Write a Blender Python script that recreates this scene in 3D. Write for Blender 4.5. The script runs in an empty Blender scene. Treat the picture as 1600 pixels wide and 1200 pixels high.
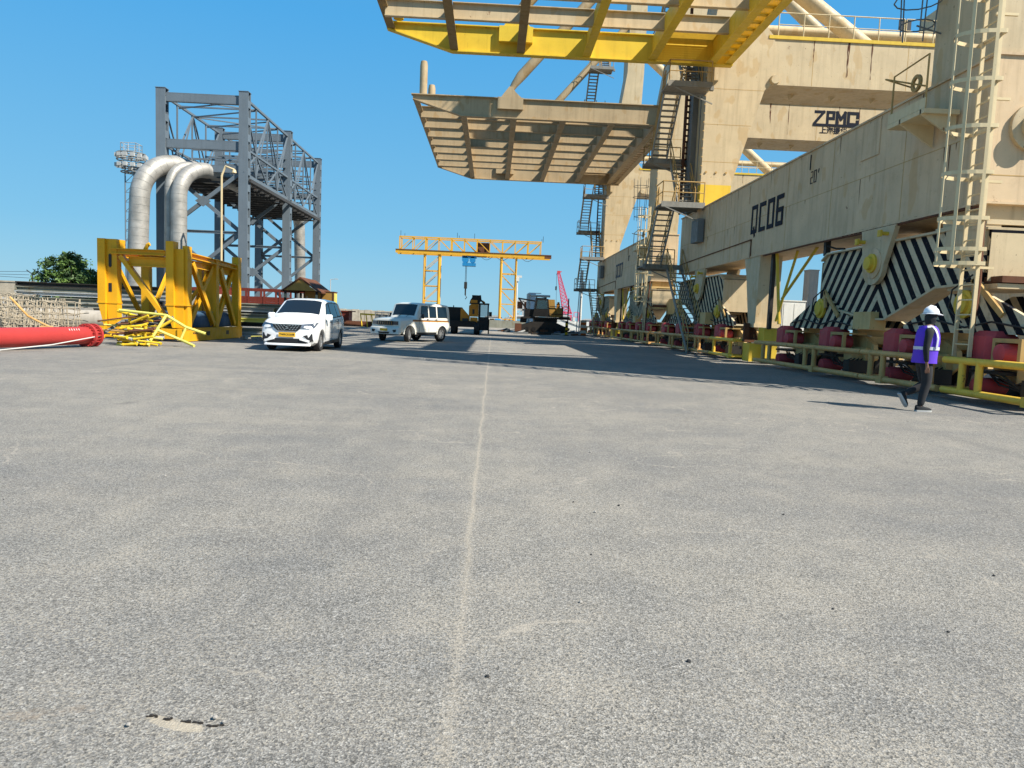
import bpy, bmesh, math, random
from mathutils import Vector, Matrix
random.seed(7)
S = bpy.context.scene
C = S.collection
R = math.radians

# ---------------------------------------------------------------- camera
F, CX, CY, CAMH = 1120.0, 800.0, 600.0, 1.3
def cam_basis():
    y = Vector((770.0-CX, -(497.0-CY), -F)).normalized()
    roll = math.atan(0.04)
    h = Vector((math.cos(roll), -math.sin(roll), 0))
    z = h.cross(y).normalized()
    if z.y < 0: z = -z
    x = y.cross(z)
    return Matrix((x, y, z))          # rows: world axes in camera space -> camera axes are its columns
cam_data = bpy.data.cameras.new('camera')
cam = bpy.data.objects.new('camera', cam_data); C.objects.link(cam)
m3 = cam_basis()
cam.matrix_world = Matrix.Translation((0, 0, CAMH)) @ m3.to_4x4()
cam_data.sensor_width = 36.0; cam_data.sensor_fit = 'HORIZONTAL'
cam_data.lens = F/1600.0*36.0
cam_data.clip_start = 0.1; cam_data.clip_end = 6000
S.camera = cam
S.render.resolution_x = 1024; S.render.resolution_y = 768

# ---------------------------------------------------------------- light
SUN = Vector((0.86, -0.52, 1.0)).normalized()
elev = math.asin(SUN.z)
w = bpy.data.worlds.new('World'); S.world = w; w.use_nodes = True
nt = w.node_tree; bg = nt.nodes['Background']
sky = nt.nodes.new('ShaderNodeTexSky'); sky.sky_type = 'NISHITA'; sky.sun_disc = False
sky.sun_elevation = elev
sky.sun_rotation = math.atan2(SUN.x, SUN.y)
sky.altitude = 0; sky.air_density = 1.0; sky.dust_density = 0.4; sky.ozone_density = 2.0
# the clear azure of a dry coastal noon: Nishita mixed with an even blue that pales towards the horizon
tcw = nt.nodes.new('ShaderNodeTexCoord'); sxw = nt.nodes.new('ShaderNodeSeparateXYZ'); nt.links.new(tcw.outputs['Generated'], sxw.inputs[0])
rw = nt.nodes.new('ShaderNodeValToRGB'); nt.links.new(sxw.outputs[2], rw.inputs[0])
for i, (pos, c) in enumerate(((0.0, (0.29, 0.58, 0.75)), (0.10, (0.175, 0.50, 0.77)), (0.36, (0.07, 0.39, 0.79)), (1.0, (0.06, 0.19, 0.44)))):
    e = rw.color_ramp.elements[i] if i < 2 else rw.color_ramp.elements.new(pos)
    e.position = pos; e.color = (*c, 1)
sc_ = nt.nodes.new('ShaderNodeVectorMath'); sc_.operation = 'SCALE'; sc_.inputs[3].default_value = 1/0.13; nt.links.new(rw.outputs[0], sc_.inputs[0])
mx = nt.nodes.new('ShaderNodeMix'); mx.data_type = 'RGBA'; mx.inputs[0].default_value = 0.90
nt.links.new(sky.outputs[0], mx.inputs[6]); nt.links.new(sc_.outputs[0], mx.inputs[7])
nt.links.new(mx.outputs[2], bg.inputs[0]); bg.inputs[1].default_value = 0.080
sl = bpy.data.lights.new('sun', 'SUN'); sl.energy = 5.0; sl.angle = R(0.5); sl.color = (1.0, 0.94, 0.84)
so = bpy.data.objects.new('sun', sl); C.objects.link(so)
so.rotation_euler = SUN.to_track_quat('Z', 'Y').to_euler(); so.location = (30, -30, 60)
S.view_settings.view_transform = 'Standard'; S.view_settings.look = 'None'
S.view_settings.exposure = 0.78; S.view_settings.gamma = 1.0

# ---------------------------------------------------------------- materials
def nodes_of(name):
    m = bpy.data.materials.new(name); m.use_nodes = True
    return m, m.node_tree, m.node_tree.nodes['Principled BSDF']
def N(t, kind, **kw):
    n = t.nodes.new(kind)
    for k, v in kw.items(): setattr(n, k, v)
    return n
def noise(t, vec, scale, detail=4, rough=0.55):
    n = N(t, 'ShaderNodeTexNoise'); n.inputs['Scale'].default_value = scale
    n.inputs['Detail'].default_value = detail; n.inputs['Roughness'].default_value = rough
    t.links.new(vec, n.inputs['Vector']); return n.outputs['Fac']
def ramp(t, fac, stops):
    r = N(t, 'ShaderNodeValToRGB'); e = r.color_ramp.elements
    while len(e) < len(stops): e.new(0.5)
    for i, (p, c) in enumerate(stops):
        e[i].position = p; e[i].color = (c, c, c, 1) if isinstance(c, (int, float)) else (*c, 1)
    t.links.new(fac, r.inputs[0]); return r.outputs[0]
def mix(t, fac, a, b, bt='MIX'):
    n = N(t, 'ShaderNodeMix', data_type='RGBA', blend_type=bt)
    if isinstance(fac, float): n.inputs[0].default_value = fac
    else: t.links.new(fac, n.inputs[0])
    for s, v in ((6, a), (7, b)):
        if isinstance(v, tuple): n.inputs[s].default_value = (*v, 1)
        else: t.links.new(v, n.inputs[s])
    return n.outputs[2]
def mth(t, op, a, b=None, c=None):
    n = N(t, 'ShaderNodeMath', operation=op)
    for i, v in enumerate((a, b, c)):
        if v is None: continue
        if isinstance(v, (int, float)): n.inputs[i].default_value = v
        else: t.links.new(v, n.inputs[i])
    return n.outputs[0]
def coords(t, sc=(1, 1, 1), kind='Object'):
    tc = N(t, 'ShaderNodeTexCoord'); mp = N(t, 'ShaderNodeMapping'); mp.inputs['Scale'].default_value = sc
    t.links.new(tc.outputs[kind], mp.inputs[0]); return mp.outputs[0]
def bump(t, p, h, s=0.3, d=0.02):
    b = N(t, 'ShaderNodeBump'); b.inputs['Strength'].default_value = s; b.inputs['Distance'].default_value = d
    t.links.new(h, b.inputs['Height']); t.links.new(b.outputs[0], p.inputs['Normal'])
def dk(c, f): return tuple(v*f for v in c)

def paint(name, col, rough=0.5, dirt=0.5, rust=0.0, rustcol=(0.13, 0.05, 0.02), metal=0.0, sc=1.0, streak=0.5, dirtcol=None):
    """painted steel: weathered tone, vertical run-off streaks, rust blooms"""
    m, t, p = nodes_of(name)
    o = coords(t); os = coords(t, (3.0, 3.0, 0.22))
    base = mix(t, ramp(t, noise(t, o, 0.9*sc, 5), [(0.3, 0), (0.72, 1)]), dk(col, 1-0.22*dirt), dk(col, 1.06))
    dc = dirtcol or (col[0]*0.42, col[1]*0.38, col[2]*0.34)
    st = ramp(t, noise(t, os, 1.6*sc, 5, 0.6), [(0.50, 0), (0.78, min(1, streak*dirt*1.5))])
    base = mix(t, st, base, dc)
    blot = ramp(t, noise(t, o, 3.2*sc, 6, 0.65), [(0.56, 0), (0.70, 0.5*dirt)])
    base = mix(t, blot, base, mix(t, 0.5, dc, base))
    fine = ramp(t, noise(t, o, 26*sc, 3, 0.7), [(0.63, 0), (0.70, 0.6*dirt)])
    base = mix(t, fine, base, dk(dc, 0.8))
    if dirt > 0.5:
        ov = ramp(t, noise(t, coords(t, (1.5, 1.5, 0.8)), 1.15*sc, 2, 0.4), [(0.62, 0), (0.65, 0.45)])
        base = mix(t, ov, base, (col[0]*0.80, col[1]*0.66, col[2]*0.45))
        chip = ramp(t, noise(t, coords(t, (4, 4, 1.6)), 4.5*sc, 4, 0.6), [(0.69, 0), (0.71, 0.8)])
        base = mix(t, chip, base, dk(dc, 0.55))
    if rust > 0:
        rf = ramp(t, noise(t, o, 2.1*sc, 8, 0.72), [(0.70-0.16*rust, 0), (0.74-0.14*rust, 1)])
        rs = ramp(t, noise(t, coords(t, (5, 5, 0.35)), 1.3*sc, 6, 0.7), [(0.72-0.12*rust, 0), (0.80-0.1*rust, 0.85)])
        rc = mix(t, noise(t, o, 14*sc, 3), dk(rustcol, 0.6), dk(rustcol, 1.9))
        base = mix(t, rs, base, rc); base = mix(t, rf, base, rc)
    t.links.new(base, p.inputs['Base Color'])
    t.links.new(ramp(t, noise(t, o, 5*sc, 4), [(0.3, max(0.05, rough-0.12)), (0.7, min(1, rough+0.2))]), p.inputs['Roughness'])
    p.inputs['Metallic'].default_value = metal; p.inputs['Specular IOR Level'].default_value = 0.22
    bump(t, p, noise(t, o, 7*sc, 5), 0.12, 0.02)
    return m
def plain(name, col, rough=0.6, metal=0.0, var=0.15, sc=12.0, coat=0.0):
    m, t, p = nodes_of(name)
    o = coords(t)
    t.links.new(mix(t, noise(t, o, sc, 4), dk(col, 1-var), dk(col, 1+var)), p.inputs['Base Color'])
    p.inputs['Roughness'].default_value = rough; p.inputs['Metallic'].default_value = metal
    if coat: p.inputs['Coat Weight'].default_value = coat; p.inputs['Coat Roughness'].default_value = 0.04
    return m
def glass_mat(name, col=(0.02, 0.03, 0.035), alpha=1.0):
    m, t, p = nodes_of(name)
    p.inputs['Base Color'].default_value = (*col, 1); p.inputs['Roughness'].default_value = 0.04
    p.inputs['Specular IOR Level'].default_value = 0.6
    p.inputs['Alpha'].default_value = alpha
    return m
def stripes_mat(name, centre, k=0.75, period=0.36, dark=(0.008, 0.009, 0.014), light=(0.60, 0.49, 0.32)):
    """chevron warning stripes in the y-z plane, mirrored about y = centre"""
    m, t, p = nodes_of(name)
    tc = N(t, 'ShaderNodeTexCoord'); s = N(t, 'ShaderNodeSeparateXYZ'); t.links.new(tc.outputs['Object'], s.inputs[0])
    a = mth(t, 'ABSOLUTE', mth(t, 'SUBTRACT', s.outputs[1], centre))
    v = mth(t, 'ADD', a, mth(t, 'MULTIPLY', s.outputs[2], k))
    v = mth(t, 'ADD', v, mth(t, 'MULTIPLY', noise(t, tc.outputs['Object'], 9, 3), 0.02))
    f = mth(t, 'FRACT', mth(t, 'DIVIDE', v, period))
    band = ramp(t, f, [(0.0, 0), (0.485, 0), (0.515, 1), (1.0, 1)])
    li = mix(t, ramp(t, noise(t, tc.outputs['Object'], 4, 6, 0.7), [(0.5, 0), (0.7, 0.8)]), light, dk(light, 0.55))
    da = mix(t, ramp(t, noise(t, tc.outputs['Object'], 11, 5, 0.7), [(0.62, 0), (0.7, 0.5)]), dark, dk(light, 0.5))
    t.links.new(mix(t, band, li, da), p.inputs['Base Color'])
    p.inputs['Roughness'].default_value = 0.75; p.inputs['Specular IOR Level'].default_value = 0.12
    return m

CREAM = (0.57, 0.45, 0.275)
M = {}
M['cream'] = paint('weathered_cream_paint', CREAM, 0.5, 0.55, 0.22)
M['sill'] = paint('stained_cream_paint', (0.64, 0.475, 0.29), 0.6, 0.68, 0.30, streak=0.5)
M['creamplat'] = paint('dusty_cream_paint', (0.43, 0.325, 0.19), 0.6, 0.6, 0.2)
M['ribbrown'] = paint('brown_ochre_paint', (0.27, 0.19, 0.085), 0.6, 0.6, 0.2)  # darker brown ochre for the left ribs of the yellow platform
M['yellowplat'] = paint('worn_yellow_paint', (0.72, 0.50, 0.045), 0.5, 0.5, 0.25, streak=0.4)
M['yellowband'] = paint('bright_yellow_paint', (0.68, 0.46, 0.05), 0.5, 0.4, 0.1)
M['tan'] = paint('tan_handrail_paint', (0.47, 0.30, 0.11), 0.55, 0.6, 0.4)
M['cagepaint'] = paint('pale_ladder_paint', (0.66, 0.53, 0.31), 0.5, 0.4, 0.25)
M['guard'] = paint('ochre_guard_paint', (0.66, 0.37, 0.13), 0.5, 0.6, 0.35)
M['guardyellow'] = paint('yellow_guard_paint', (0.85, 0.53, 0.07), 0.45, 0.5, 0.3)
M['ochre'] = paint('ochre_steel_paint', (0.60, 0.41, 0.17), 0.5, 0.6, 0.35)
M['redbox'] = paint('faded_red_paint', (0.50, 0.065, 0.07), 0.5, 0.35, 0.05, streak=0.3)
M['greysteel'] = paint('galvanised_tread_steel', (0.26, 0.245, 0.21), 0.6, 0.6, 0.3)
M['darksteel'] = paint('greasy_dark_steel', (0.030, 0.026, 0.022), 0.5, 0.4, 0.2)
M['slate'] = paint('slate_steel_paint', (0.17, 0.18, 0.18), 0.5, 0.5, 0.2)
M['rackgrey'] = paint('blue_grey_steel_paint', (0.135, 0.165, 0.19), 0.45, 0.35, 0.06)
M['rackdark'] = paint('dark_grating_steel', (0.06, 0.06, 0.06), 0.7, 0.5, 0.3)
M['rackyellow'] = paint('orange_yellow_steel_paint', (0.74, 0.37, 0.014), 0.4, 0.35, 0.22)
M['portalyellow'] = paint('chrome_yellow_lattice_paint', (0.68, 0.36, 0.035), 0.5, 0.4, 0.3)
M['rust'] = paint('rusty_steel', (0.13, 0.055, 0.03), 0.8, 0.6, 0.6)
M['brown'] = paint('brown_red_paint', (0.16, 0.03, 0.018), 0.6, 0.5, 0.3)
M['conc'] = paint('pale_concrete', (0.40, 0.36, 0.30), 0.9, 0.6, 0.0)
M['redpipe'] = paint('glossy_red_pipe_paint', (0.40, 0.042, 0.038), 0.45, 0.3, 0.05, streak=0.2)
M['scaffyellow'] = paint('lime_yellow_scaffold_paint', (0.66, 0.60, 0.14), 0.5, 0.5, 0.35)
M['scaffold'] = paint('scaffold_yellow_paint', (0.74, 0.50, 0.03), 0.5, 0.5, 0.4)
M['bluetank'] = paint('dull_blue_paint', (0.05, 0.10, 0.17), 0.5, 0.5, 0.2)
M['blue'] = paint('hoist_blue_paint', (0.02, 0.20, 0.42), 0.4, 0.3, 0.1)
M['pink'] = paint('faded_pink_boom_paint', (0.62, 0.10, 0.17), 0.5, 0.3, 0.0)
M['white'] = paint('dirty_white_paint', (0.62, 0.62, 0.58), 0.5, 0.4, 0.08)
M['carwhite'] = plain('white_car_paint', (0.80, 0.80, 0.78), 0.25, 0.0, 0.01, coat=0.6)
M['jeepwhite'] = plain('cream_white_car_paint', (0.70, 0.68, 0.60), 0.35, 0.0, 0.03, coat=0.3)
M['tyre'] = plain('tyre_rubber', (0.018, 0.018, 0.018), 0.85)
M['rim'] = plain('alloy_rim', (0.45, 0.45, 0.44), 0.35, 0.7)
M['black'] = plain('black_plastic', (0.012, 0.012, 0.013), 0.5)
M['blackpaint'] = paint('scuffed_black_paint', (0.014, 0.013, 0.012), 0.5, 0.4, 0.1)
M['crawl'] = paint('machine_tan_paint', (0.34, 0.19, 0.045), 0.5, 0.5, 0.2)
M['orange'] = paint('machine_orange_paint', (0.50, 0.20, 0.02), 0.5, 0.4, 0.2)
M['glass'] = glass_mat('tinted_glass', (0.006, 0.010, 0.014), 0.93)
M['clearglass'] = glass_mat('clear_glass', (0.05, 0.10, 0.12), 0.35)
M['lamp'] = plain('headlamp_lens', (0.16, 0.18, 0.21), 0.12, 0.6, 0.8, 25, coat=0.5)
M['chrome'] = plain('chrome_trim', (0.7, 0.7, 0.7), 0.15, 1.0)
M['plate'] = plain('yellow_number_plate', (0.75, 0.42, 0.02), 0.5)
M['ink'] = plain('black_sign_paint', (0.015, 0.018, 0.028), 0.6)
M['ink'].node_tree.nodes['Principled BSDF'].inputs['Specular IOR Level'].default_value = 0.08
M['inkfade'] = plain('faded_sign_paint', (0.05, 0.055, 0.07), 0.7, 0, 0.5)
M['skin'] = plain('brown_skin', (0.16, 0.08, 0.05), 0.55)
M['shirt'] = plain('black_cotton', (0.010, 0.012, 0.014), 0.9, 0, 0.3, 30)
M['jeans'] = plain('charcoal_denim', (0.018, 0.018, 0.020), 0.9, 0, 0.4, 40)
M['vest'] = plain('purple_vest_fabric', (0.10, 0.03, 0.52), 0.75, 0, 0.12, 20)
M['reflect'] = plain('silver_reflective_tape', (0.55, 0.56, 0.62), 0.5)
M['helmet'] = plain('white_helmet_plastic', (0.80, 0.82, 0.84), 0.3)
M['sole'] = plain('pale_rubber_sole', (0.42, 0.42, 0.40), 0.8)
M['stone'] = plain('loose_grey_stone', (0.30, 0.28, 0.25), 0.9, 0, 0.5, 20)
M['darkstone'] = plain('dark_bitumen_chip', (0.03, 0.03, 0.03), 0.9)
M['rope'] = plain('pale_rope', (0.40, 0.36, 0.26), 0.9)
M['mesh'] = paint('rusty_wire', (0.40, 0.34, 0.25), 0.7, 0.5, 0.3, sc=3)
M['cable'] = plain('black_cable', (0.012, 0.011, 0.011), 0.6)
M['lightsteel'] = paint('dusty_white_steel', (0.42, 0.43, 0.42), 0.6, 0.6, 0.15)
M['greengrey'] = paint('grey_green_form_steel', (0.25, 0.25, 0.20), 0.7, 0.7, 0.3)
M['orangestripe'] = stripes_mat('orange_barrier_stripes', -50, 1.0, 0.5, (0.45, 0.10, 0.02), (0.6, 0.55, 0.45))
M['bollardstripe'] = stripes_mat('yellow_black_stripes', -50, 1.0, 0.4, (0.01, 0.01, 0.01), (0.55, 0.35, 0.02))

def silver_pipe():
    m, t, p = nodes_of('aluminium_cladding')
    o = coords(t)
    t.links.new(mix(t, ramp(t, noise(t, o, 1.4, 5, 0.6), [(0.35, 0), (0.7, 1)]), (0.27, 0.26, 0.235), (0.43, 0.41, 0.37)), p.inputs['Base Color'])
    p.inputs['Metallic'].default_value = 0.35
    t.links.new(ramp(t, noise(t, o, 3, 4), [(0.3, 0.45), (0.7, 0.62)]), p.inputs['Roughness'])
    bump(t, p, noise(t, o, 5, 4), 0.25, 0.03)
    return m
M['silver'] = silver_pipe()

def ground_mat():
    m, t, p = nodes_of('worn_asphalt')
    tc = N(t, 'ShaderNodeTexCoord'); o = tc.outputs['Object']
    s = N(t, 'ShaderNodeSeparateXYZ'); t.links.new(o, s.inputs[0])
    X, Y = s.outputs[0], s.outputs[1]
    # aggregate: two sizes of stone chip, dark pores between them
    def chips(sc, stops):
        v = N(t, 'ShaderNodeTexVoronoi'); v.inputs['Scale'].default_value = sc; t.links.new(o, v.inputs['Vector'])
        q = N(t, 'ShaderNodeSeparateColor'); t.links.new(v.outputs['Color'], q.inputs[0])
        return ramp(t, q.outputs[0], stops), v.outputs['Distance']
    c1, d1 = chips(150, [(0.0, 0.32), (0.3, 0.76), (0.7, 1.10), (1.0, 1.8)])
    c2, d2 = chips(62, [(0.0, 0.70), (0.5, 1.0), (0.9, 1.1), (1.0, 1.5)])
    n_f = noise(t, o, 190, 3, 0.7)
    n_w = noise(t, o, 0.28, 7, 0.62)
    n_x = noise(t, coords(t, (0.22, 0.9, 1)), 0.9, 8, 0.66)       # faint sweeps lying across the road
    base = mix(t, ramp(t, n_w, [(0.34, 0), (0.66, 1)]), (0.186, 0.181, 0.170), (0.240, 0.228, 0.202))
    base = mix(t, ramp(t, n_x, [(0.42, 0), (0.62, 0.50)]), base, (0.262, 0.243, 0.208))
    base = mix(t, 0.8, base, c1, 'MULTIPLY'); base = mix(t, 0.6, base, c2, 'MULTIPLY')
    base = mix(t, 0.7, base, ramp(t, n_f, [(0.36, 0.10), (0.48, 1.0)]), 'MULTIPLY')
    # sand caught in the pores: grains, denser in places
    grain = noise(t, o, 70, 4, 0.75)
    dens = mth(t, 'ADD', mth(t, 'MULTIPLY', n_w, 0.12), mth(t, 'MULTIPLY', noise(t, o, 2.3, 6, 0.65), 0.16))
    gs = ramp(t, mth(t, 'ADD', mth(t, 'MULTIPLY', grain, 0.62), dens), [(0.455, 0), (0.515, 0.72)])
    base = mix(t, gs, base, (0.37, 0.33, 0.265))
    # sandy sheets with ragged speckled edges
    sh = ramp(t, mth(t, 'ADD', mth(t, 'MULTIPLY', n_x, 0.55), mth(t, 'ADD', mth(t, 'MULTIPLY', grain, 0.25), mth(t, 'MULTIPLY', noise(t, o, 6, 6, 0.7), 0.25))), [(0.570, 0), (0.68, 0.42)])
    base = mix(t, sh, base, (0.35, 0.315, 0.255))
    # longitudinal joint: nearly straight, a sandy band whose grains thin out to both sides
    wob = mth(t, 'ADD', mth(t, 'MULTIPLY', noise(t, coords(t, (0.0, 1, 0)), 0.5, 9, 0.74), 0.15), -0.165)
    dx = mth(t, 'ABSOLUTE', mth(t, 'SUBTRACT', X, wob))
    line = ramp(t, mth(t, 'SUBTRACT', mth(t, 'MULTIPLY', noise(t, o, 30, 5, 0.8), 0.034), dx), [(0.0, 0), (0.014, 0.34)])
    line = mth(t, 'MULTIPLY', line, ramp(t, mth(t, 'MULTIPLY', Y, 0.05), [(0.12, 0.1), (0.25, 1)]))
    band = ramp(t, mth(t, 'SUBTRACT', mth(t, 'ADD', grain, mth(t, 'MULTIPLY', noise(t, o, 1.7, 4), 0.2)), mth(t, 'MULTIPLY', dx, 3.2)), [(0.46, 0), (0.62, 0.42)])
    base = mix(t, band, base, (0.38, 0.335, 0.265)); base = mix(t, line, base, (0.42, 0.365, 0.285))
    # worn hollow filled with pale sand, and an older brown scab beside it
    def hollow(cx, cy, rx, ry, slope, amp):
        a = mth(t, 'DIVIDE', mth(t, 'SUBTRACT', X, cx), rx)
        b_ = mth(t, 'DIVIDE', mth(t, 'SUBTRACT', mth(t, 'SUBTRACT', Y, cy), mth(t, 'MULTIPLY', mth(t, 'SUBTRACT', X, cx), slope)), ry)
        q = mth(t, 'ADD', mth(t, 'MULTIPLY', a, a), mth(t, 'MULTIPLY', b_, b_))
        nn = mth(t, 'MULTIPLY', mth(t, 'SUBTRACT', mth(t, 'ADD', mth(t, 'MULTIPLY', noise(t, o, 13, 3, 0.5), 0.5), mth(t, 'MULTIPLY', noise(t, o, 46, 6, 0.8), 0.5)), 0.5), amp)
        return mth(t, 'ADD', mth(t, 'SUBTRACT', 0.8, q), nn)
    hm = ramp(t, hollow(-0.94, 2.155, 0.135, 0.030, -0.28, 4.5), [(0.0, 0), (0.30, 0.80)])
    base = mix(t, hm, base, mix(t, noise(t, o, 60, 4, 0.7), (0.34, 0.295, 0.22), (0.46, 0.40, 0.31)))
    h2 = ramp(t, hollow(-1.36, 2.20, 0.15, 0.045, 0.25, 8.0), [(0.0, 0), (0.9, 0.45)])
    base = mix(t, h2, base, (0.26, 0.20, 0.14))
    # branching hairline cracks filled with dust
    def hair(sc, seed, w_, gate, amt):
        v2 = N(t, 'ShaderNodeTexVoronoi', feature='DISTANCE_TO_EDGE'); v2.inputs['Scale'].default_value = sc
        wv = N(t, 'ShaderNodeVectorMath', operation='ADD'); wn = N(t, 'ShaderNodeTexNoise'); wn.inputs['Scale'].default_value = 1.6+seed; wn.inputs['Detail'].default_value = 8
        t.links.new(o, wn.inputs['Vector']); t.links.new(o, wv.inputs[0]); t.links.new(wn.outputs['Color'], wv.inputs[1]); t.links.new(wv.outputs[0], v2.inputs['Vector'])
        return mth(t, 'MULTIPLY', ramp(t, v2.outputs['Distance'], [(0.0, amt), (w_, 0)]), ramp(t, noise(t, coords(t, (1, 0.7, 1)), 0.6+seed*0.3, 4), gate))
    base = mix(t, hair(0.55, 0.3, 0.008, [(0.48, 0), (0.56, 1)], 0.75), base, (0.37, 0.33, 0.27))
    base = mix(t, hair(1.3, 1.1, 0.012, [(0.56, 0), (0.62, 1)], 0.6), base, (0.09, 0.085, 0.08))
    # rubbered wheel tracks and drips along the quay
    oil = ramp(t, noise(t, coords(t, (1.1, 0.10, 1)), 0.8, 6, 0.6), [(0.56, 0), (0.72, 0.32)])
    base = mix(t, oil, base, (0.10, 0.10, 0.10))
    drip = ramp(t, noise(t, o, 0.9, 3, 0.5), [(0.70, 0), (0.76, 0.4)])
    base = mix(t, drip, base, (0.07, 0.068, 0.065))
    t.links.new(base, p.inputs['Base Color'])
    p.inputs['Roughness'].default_value = 0.92; p.inputs['Specular IOR Level'].default_value = 0.25
    h = mth(t, 'ADD', mth(t, 'MULTIPLY', n_f, 0.6), mth(t, 'MULTIPLY', d1, 40))
    b = N(t, 'ShaderNodeBump'); b.inputs['Strength'].default_value = 0.22; b.inputs['Distance'].default_value = 0.004
    t.links.new(h, b.inputs['Height']); t.links.new(b.outputs[0], p.inputs['Normal'])
    return m
M['asphalt'] = ground_mat()
def simple_noise_mat(name, a, b, sc, rough=0.95, det=6, bmp=0.3):
    m, t, p = nodes_of(name); o = coords(t)
    n = noise(t, o, sc, det, 0.65)
    t.links.new(mix(t, ramp(t, n, [(0.35, 0), (0.65, 1)]), a, b), p.inputs['Base Color'])
    p.inputs['Roughness'].default_value = rough
    if bmp: bump(t, p, n, bmp, 0.05)
    return m
M['sand'] = simple_noise_mat('pale_sand', (0.36, 0.31, 0.24), (0.48, 0.42, 0.33), 18)
M['yard'] = simple_noise_mat('yard_dirt', (0.16, 0.14, 0.11), (0.36, 0.32, 0.26), 1.5)
M['sea'] = simple_noise_mat('sea_water', (0.03, 0.09, 0.12), (0.05, 0.13, 0.16), 0.4, 0.25)
M['leaf'] = simple_noise_mat('dark_leaves', (0.018, 0.045, 0.012), (0.07, 0.13, 0.025), 2.5, 0.6, 3, 0)
M['leaflight'] = simple_noise_mat('pale_young_leaves', (0.07, 0.14, 0.02), (0.12, 0.20, 0.035), 4, 0.6, 3, 0)  # paler green, given to leaf clusters at random
M['bark'] = simple_noise_mat('grey_bark', (0.06, 0.045, 0.03), (0.12, 0.09, 0.06), 9)
M['wallconc'] = simple_noise_mat('sun_bleached_concrete', (0.34, 0.29, 0.22), (0.50, 0.44, 0.34), 1.2)

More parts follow.
